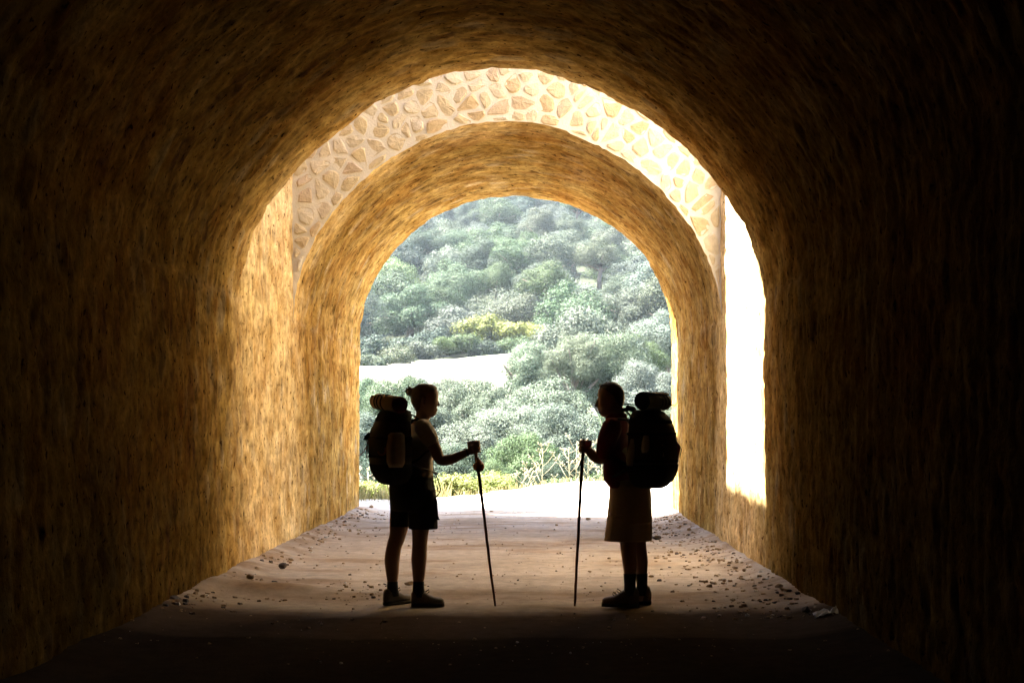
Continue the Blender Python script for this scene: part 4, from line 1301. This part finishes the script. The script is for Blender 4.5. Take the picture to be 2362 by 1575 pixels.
for v in (-.080, .080): limb(g, [Mn.p(1412, 916, v), Mn.p(1413, 926, v * .98), Mn.p(1410, 934, v * .93)], [.014, .013, .008], 8)
g.add(*loft([Mn.ring(1397, 1438, 940, .062), Mn.ring(1399, 1442, 955, .066), Mn.ring(1397, 1446, 966, .085), Mn.ring(1393, 1450, 976, .15), Mn.ring(1388, 1455, 990, .195), Mn.ring(1388, 1457, 1010, .19),
             Mn.ring(1390, 1459, 1040, .17), Mn.ring(1393, 1462, 1070, .165), Mn.ring(1397, 1468, 1100, .17), Mn.ring(1412, 1490, 1130, .165), Mn.ring(1414, 1490, 1160, .16), Mn.ring(1420, 1490, 1190, .15)], 30))
limb(g, [Mn.p(1440, 1150, -.05), Mn.p(1447, 1210, -.06), Mn.p(1449, 1245, -.07), Mn.p(1450, 1272, -.07), Mn.p(1452.5, 1300, -.07), Mn.p(1453, 1325, -.07), Mn.p(1453, 1350, -.07), Mn.p(1454, 1366, -.07), Mn.p(1453, 1378, -.07)],
     [.090, .078, .064, .056, .052, .043, .0385, .035, .028], 16)
limb(g, [Mn.p(1468, 1150, .05), Mn.p(1470, 1210, .05), Mn.p(1470, 1245, .05), Mn.p(1474, 1272, .05), Mn.p(1477.5, 1296, .05), Mn.p(1479.5, 1322, .05), Mn.p(1481, 1350, .05), Mn.p(1482, 1366, .05), Mn.p(1481, 1378, .05)],
     [.090, .078, .064, .058, .056, .043, .036, .035, .028], 16)
limb(g, [Mn.p(1451, 1386, -.07), Mn.p(1412, 1391, -.065)], [.026, .018], 10)
limb(g, [Mn.p(1480, 1386, .055), Mn.p(1455, 1390, .09)], [.026, .018], 10)
hc = Mn.p(1345.5, 1030, -.09)
sdm = (Mn.p(1346, 1015, -.09) - Mn.p(1341, 1090, -.09))
hand(g, Mn, hc, sdm, -1, grip=.0135)
limb(g, [Mn.p(1411, 992, -.18), Mn.p(1402, 1015, -.18), Mn.p(1394, 1040, -.165), Mn.p(1388, 1056, -.15), Mn.p(1374, 1054, -.13), Mn.p(1362, 1044, -.11), Mn.p(1358, 1038, -.10)],
     [.056, .052, .047, .044, .040, .033, .028], 14)
limb(g, [Mn.p(1432, 992, .18), Mn.p(1434, 1030, .21), Mn.p(1430, 1060, .2), Mn.p(1412, 1070, .16), Mn.p(1398, 1066, .12)], [.052, .046, .042, .034, .028], 12)
for k in range(4):
    limb(g, [Mn.p(1399, 1060 + 4 * k, .11), Mn.p(1394, 1061 + 4 * k, .085), Mn.p(1397, 1063 + 4 * k, .06)], [.012, .010, .009], 8)
limb(g, [Mn.p(1400, 1060, .12), Mn.p(1397, 1054, .10), Mn.p(1393, 1053, .08)], [.013, .011, .009], 8)
g.build("body", M_SKIN, man, mbase, remesh=.0052, smooth_it=2)
g = Geo()
g.add(*loft([(lambda c, r1, r2: (c.x, c.y, c.z, r1, r2, (1, -.12)))(Mn.p((a + b) / 2, py), (b - a) / 2 / S, w) for (py, a, b, w) in
     [(880.3, 1406, 1414, .018), (883, 1395, 1423, .045), (888, 1386, 1430, .064), (895, 1383, 1436, .076), (903, 1386, 1439.5, .082), (912, 1396, 1441, .085), (922, 1410, 1441, .083), (930, 1420, 1439.5, .074), (937, 1427, 1438, .055)]], 26))
for k in range(9):
    r = random.Random(k + 90); x_ = 1386 + 5.5 * k
    top_ = np.interp(x_, [1384, 1395, 1408, 1420, 1432], [891, 885, 882, 884, 890])
    limb(g, [Mn.p(x_, top_ + 3, r.uniform(-.03, .03)), Mn.p(x_ + r.uniform(-4, 1), top_ - r.uniform(0, 2), r.uniform(-.03, .03))], [.010, .004], 6)
g.build("hair", M_HAIRM, man, mbase, remesh=.005, smooth_it=1)
for v in (-.030, .032): Geo().add(*ellipsoid(Mn.p(1385.2, 921.5, v), (.009, .010, .008), 10, 7)).build("eye", M_EYE, man, mbase)
# shirt with half sleeves and collar
g = Geo()
g.add(*loft([Mn.ring(1398, 1445, 962, .078), Mn.ring(1394, 1450, 970, .13), Mn.ring(1389.5, 1455, 982, .185), Mn.ring(1386, 1458, 998, .205), Mn.ring(1386, 1460, 1020, .20), Mn.ring(1388, 1462, 1045, .19), Mn.ring(1389, 1464, 1070, .185), Mn.ring(1389, 1467, 1090, .19), Mn.ring(1391, 1474, 1105, .20), Mn.ring(1399, 1480, 1117, .205), Mn.ring(1406, 1478, 1123, .20)], 30))
limb(g, [Mn.p(1412, 985, -.165), Mn.p(1403, 1008, -.18), Mn.p(1397, 1030, -.17), Mn.p(1394, 1044, -.16)], [.074, .073, .067, .062], 14)
limb(g, [Mn.p(1430, 985, .165), Mn.p(1433, 1008, .19), Mn.p(1433, 1030, .2)], [.070, .068, .064], 14)
sh = g.build("shirt", M_RED, man, mbase, remesh=.0065, smooth_it=2)
Geo().add(*loft([Mn.ring(1396, 1447, 966, .085), Mn.ring(1397.5, 1446, 955, .075), Mn.ring(1400, 1444, 953, .07)], 24)).build("collar", M_RED, man, mbase)
# long wide shorts
g = Geo()
V, Fc = loft([Mn.ring(1408, 1496, 1106, .18), Mn.ring(1404.5, 1502, 1120, .195), Mn.ring(1404, 1504, 1145, .195), Mn.ring(1401, 1505, 1175, .195), Mn.ring(1398, 1505, 1205, .19)], 30)
g.add(V, Fc)
for (a0_, b0_, a1_, b1_, v) in ((1401, 1478, 1393.5, 1480, -.07), (1430, 1505, 1425, 1504.5, .05)):
    a = Mn.p((a0_ + b0_) / 2, 1190, v); b = Mn.p((a1_ + b1_) / 2, 1246, v)
    g.add(*loft([(a.x, a.y, a.z, (b0_ - a0_) / 2 / S, .115, (1, 0)), (b.x, b.y, b.z + .0, (b1_ - a1_) / 2 / S, .112, (1, 0)), (b.x, b.y, b.z - .002, (b1_ - a1_) / 2 / S, .11, (1, 0))], 24))
g.build("shorts", M_TAN, man, mbase, remesh=.0065, smooth_it=1)
for (pts, rd) in (([Mn.p(1452.8, 1322, -.07), Mn.p(1453, 1345, -.07), Mn.p(1453.5, 1372, -.07)], [.0465, .042, .043]), ([Mn.p(1479.5, 1322, .05), Mn.p(1481, 1345, .05), Mn.p(1481.5, 1372, .05)], [.0465, .040, .041])):
    Geo().add(*tube(pts, rd, 18)).build("sock", M_SOCK, man, mbase)
for (hp_, dr, L_, w_) in ((Mn.p(1474, 1395, -.07), (-.99, .10, 0), .265, .104), (Mn.p(1499, 1395, .045), (-.86, .5, 0), .26, .104)):
    gu, gs = Geo(), Geo()
    shoe(gu, gs, hp_, dr, L_, w_, .108)
    u = gu.build("boot", M_SHOEB, man, mbase)
    gs.build("sole", M_SOLE, u, mbase)
    gl = Geo(); d = Vector(dr).normalized(); b0 = Vector(hp_); b0.z = .112; b0 += d * .125
    lace(gl, b0, -1, 1); b0 = b0 + d * .03; b0.z = .088; lace(gl, b0, -1, 1); gl.build("laces", M_SOLE, u, mbase)
MS = [Mn.p(1345.5, 1013, -.09), Mn.p(1344.5, 1050, -.09), Mn.p(1342.7, 1070, -.088), Mn.p(1338, 1150, -.075), Mn.p(1333.5, 1242, -.055), Mn.p(1329.5, 1320, -.04), Mn.p(1325.5, 1397, -.02)]
ms, msb = stick("walking_stick", "straight plain brown stick in the man's hand", MS, .0140, M_WOOD, 5)
g = Geo(); g.add(*tube([Mn.p(1340, 1062, -.10), Mn.p(1337, 1068, -.11), Mn.p(1339, 1073, -.10)], .004, 6)); g.add(*tube([Mn.p(1339, 1068, -.10), Mn.p(1336, 1073, -.11)], .0045, 6)); g.build("cord", M_BLACK, ms, msb)

v0 = -.14
mp_c = Mn.p(1510, 1122, v0); mpb = tuple(mp_c)
rows = [(1478, 1526, 1124, .08, v0), (1466, 1536, 1119, .13, v0), (1458, 1549, 1108, .165, v0), (1452, 1558, 1088, .18, v0), (1450, 1561, 1064, .185, v0), (1450, 1561, 1035, .18, v0), (1451, 1558, 1008, .175, v0), (1453, 1553, 985, .165, v0), (1455, 1545, 968, .155, v0)]
lid = [(1453, 1549, 978, .16, v0), (1453, 1548, 970, .16, v0), (1456, 1540, 960, .155, v0), (1460, 1531, 950, .14, v0), (1468, 1520, 945, .11, v0)]
mpack = pack(Mn, "backpack", "dark backpack with pale panels and red side bag on the man's back", mpb, rows, .17, (M_PACKG, M_BLACK), -1, lid, None)
g = Geo(); g.add(*loft([Mn.ring(1477, 1527, 1125, .085, v0), Mn.ring(1464, 1538, 1120, .135, v0), Mn.ring(1456, 1551, 1108, .17, v0), Mn.ring(1450, 1560, 1088, .185, v0), Mn.ring(1448, 1562.5, 1070, .188, v0)], 32, 2.6)); g.build("bottom_compartment", M_BLACK, mpack, mpb)
g = Geo(); g.add(*loft([Mn.ring(1481, 1493, 1044, .02, v0 - .165), Mn.ring(1478, 1499, 1036, .035, v0 - .168), Mn.ring(1480, 1500, 1020, .035, v0 - .168), Mn.ring(1485, 1498, 1003, .02, v0 - .16)], 16)); g.build("side_panel", M_PACKL, mpack, mpb)
g = Geo(); g.add(*loft([Mn.ring(1511, 1526, 1063, .02, v0 - .145), Mn.ring(1509, 1534, 1052, .03, v0 - .15), Mn.ring(1512, 1533, 1025, .03, v0 - .15), Mn.ring(1512, 1527, 1012, .02, v0 - .145)], 16)); g.build("side_panel", M_PACKL, mpack, mpb)
g = Geo(); g.add(*loft([Mn.ring(1446, 1460, 1074, .015, v0 - .11), Mn.ring(1444, 1463, 1060, .02, v0 - .11), Mn.ring(1450, 1464, 1030, .02, v0 - .12), Mn.ring(1455, 1462, 1012, .012, v0 - .12)], 12)); g.build("back_panel", M_PACKL, mpack, mpb)
g = Geo()
strap(g, [Mn.p(1446, 950, v0), Mn.p(1458, 962, v0 - .02), Mn.p(1476, 980, v0 - .08)], .020, .3); g.build("top_panel", M_PACKL, mpack, mpb)
g = Geo()
g.add(*loft([Mn.ring(1556, 1563, 1072, .02, v0 + .0), Mn.ring(1553, 1566, 1060, .035, v0), Mn.ring(1553, 1570, 1040, .045, v0), Mn.ring(1553, 1571, 1030, .045, v0), Mn.ring(1554, 1567, 1023, .035, v0), Mn.ring(1558, 1562, 1018, .012, v0)], 14)); g.build("side_bag", M_REDN, mpack, mpb)
g = Geo(); strap(g, [Mn.p(1567, 1026, v0), Mn.p(1572, 1036, v0), Mn.p(1570, 1045, v0), Mn.p(1568, 1054, v0)], .005, .6); strap(g, [Mn.p(1558, 1085, v0), Mn.p(1560, 1092, v0), Mn.p(1560, 1096, v0)], .006, .6)
strap(g, [Mn.p(1540, 930, v0), Mn.p(1557, 936, v0), Mn.p(1561, 929, v0)], .005, .6)
g.build("loop", M_BLACK, mpack, mpb)
for pyy in (1000, 1062):
    V, Fc = loft([Mn.ring(1448.5, 1562 if pyy > 1020 else 1558, pyy + 3, .19, v0), Mn.ring(1448.5, 1562 if pyy > 1020 else 1557.5, pyy - 3, .19, v0)], 30, 2.6)
    Geo().add(V, Fc).build("compression_band", M_BLACK, mpack, mpb)
g = Geo()
strap(g, [Mn.p(1470, 985, v0 - .13), Mn.p(1502, 1002, v0 - .17), Mn.p(1501, 1030, v0 - .175), Mn.p(1503, 1066, v0 - .17)], .013, .3)
strap(g, [Mn.p(1504, 975, v0 - .13), Mn.p(1503, 1000, v0 - .17)], .012, .3)
strap(g, [Mn.p(1530, 990, v0 - .10), Mn.p(1535, 1002, v0 - .14), Mn.p(1526, 1004, v0 - .14)], .011, .4)
g.build("compression_strap", M_BLACK, mpack, mpb)
g = Geo()
for sgn in (-1, 1):
    cpt = lambda px, py, o=sgn: Mn.p(px - 5 * o + 7, py, -.125 * o)
    strap(g, [cpt(1462, 1000), cpt(1456, 982), cpt(1444, 968), cpt(1426, 966), cpt(1405, 973), cpt(1392, 990), cpt(1388, 1012), cpt(1396, 1040), cpt(1430, 1064), cpt(1450, 1075)], .030, .32)
g.build("shoulder_strap", M_BLACK, mpack, mpb)
g = Geo(); strap(g, [Mn.p(1436, 934, -.05), Mn.p(1448, 931.5, -.1), Mn.p(1462, 933, -.12)], .008, .6); strap(g, [Mn.p(1440, 945, -.05), Mn.p(1452, 943, -.1), Mn.p(1464, 945, -.12)], .030, .5)
strap(g, [Mn.p(1446, 940, -.1), Mn.p(1462, 944, -.12)], .034, .6)
g.build("load_lifter", M_BLACK, mpack, mpb)
g = Geo()
strap(g, [Mn.p(1465, 1072, -.21), Mn.p(1440, 1085, -.205), Mn.p(1415, 1098, -.15), Mn.p(1404, 1102, -.08), Mn.p(1404, 1104, .03)], .034, .3)
strap(g, [Mn.p(1462, 1082, .18), Mn.p(1435, 1094, .2), Mn.p(1414, 1102, .12), Mn.p(1406, 1104, .03)], .026, .3)
g.build("hip_belt", M_BLACK, mpack, mpb)
roll_mat(Mn, "rolled_mat", "dark green foam mat rolled on top of the man's backpack", Mn.p(1508, 926, v0 - .01), .069, .38, (M_MATG, M_BLACK), tilt=.0, nband=(-.14, -.085, -.03))

# ------------------------------------------------------------------ haze in the valley air
hz = Geo()
x0, x1, y0, y1, z0, z1 = -345, 345, -45, 610, -9, 100
V = [(x0, y0, z0), (x1, y0, z0), (x1, y1, z0), (x0, y1, z0), (x0, y0, z1), (x1, y0, z1), (x1, y1, z1), (x0, y1, z1)]
hz.add(V, [[0, 3, 2, 1], [4, 5, 6, 7], [0, 1, 5, 4], [1, 2, 6, 5], [2, 3, 7, 6], [3, 0, 4, 7]])
M_HAZE = bpy.data.materials.new("haze_air"); M_HAZE.use_nodes = True
nt = M_HAZE.node_tree; nt.nodes.clear()
out = nt.nodes.new("ShaderNodeOutputMaterial"); pv = nt.nodes.new("ShaderNodeVolumePrincipled")
pv.inputs["Color"].default_value = (.84, .93, 1, 1); pv.inputs["Density"].default_value = .00015; pv.inputs["Anisotropy"].default_value = .2
nt.links.new(pv.outputs[0], out.inputs["Volume"])
tag(hz.build("haze", M_HAZE, smooth=False), "thin pale haze filling the valley air", None, kind="stuff")
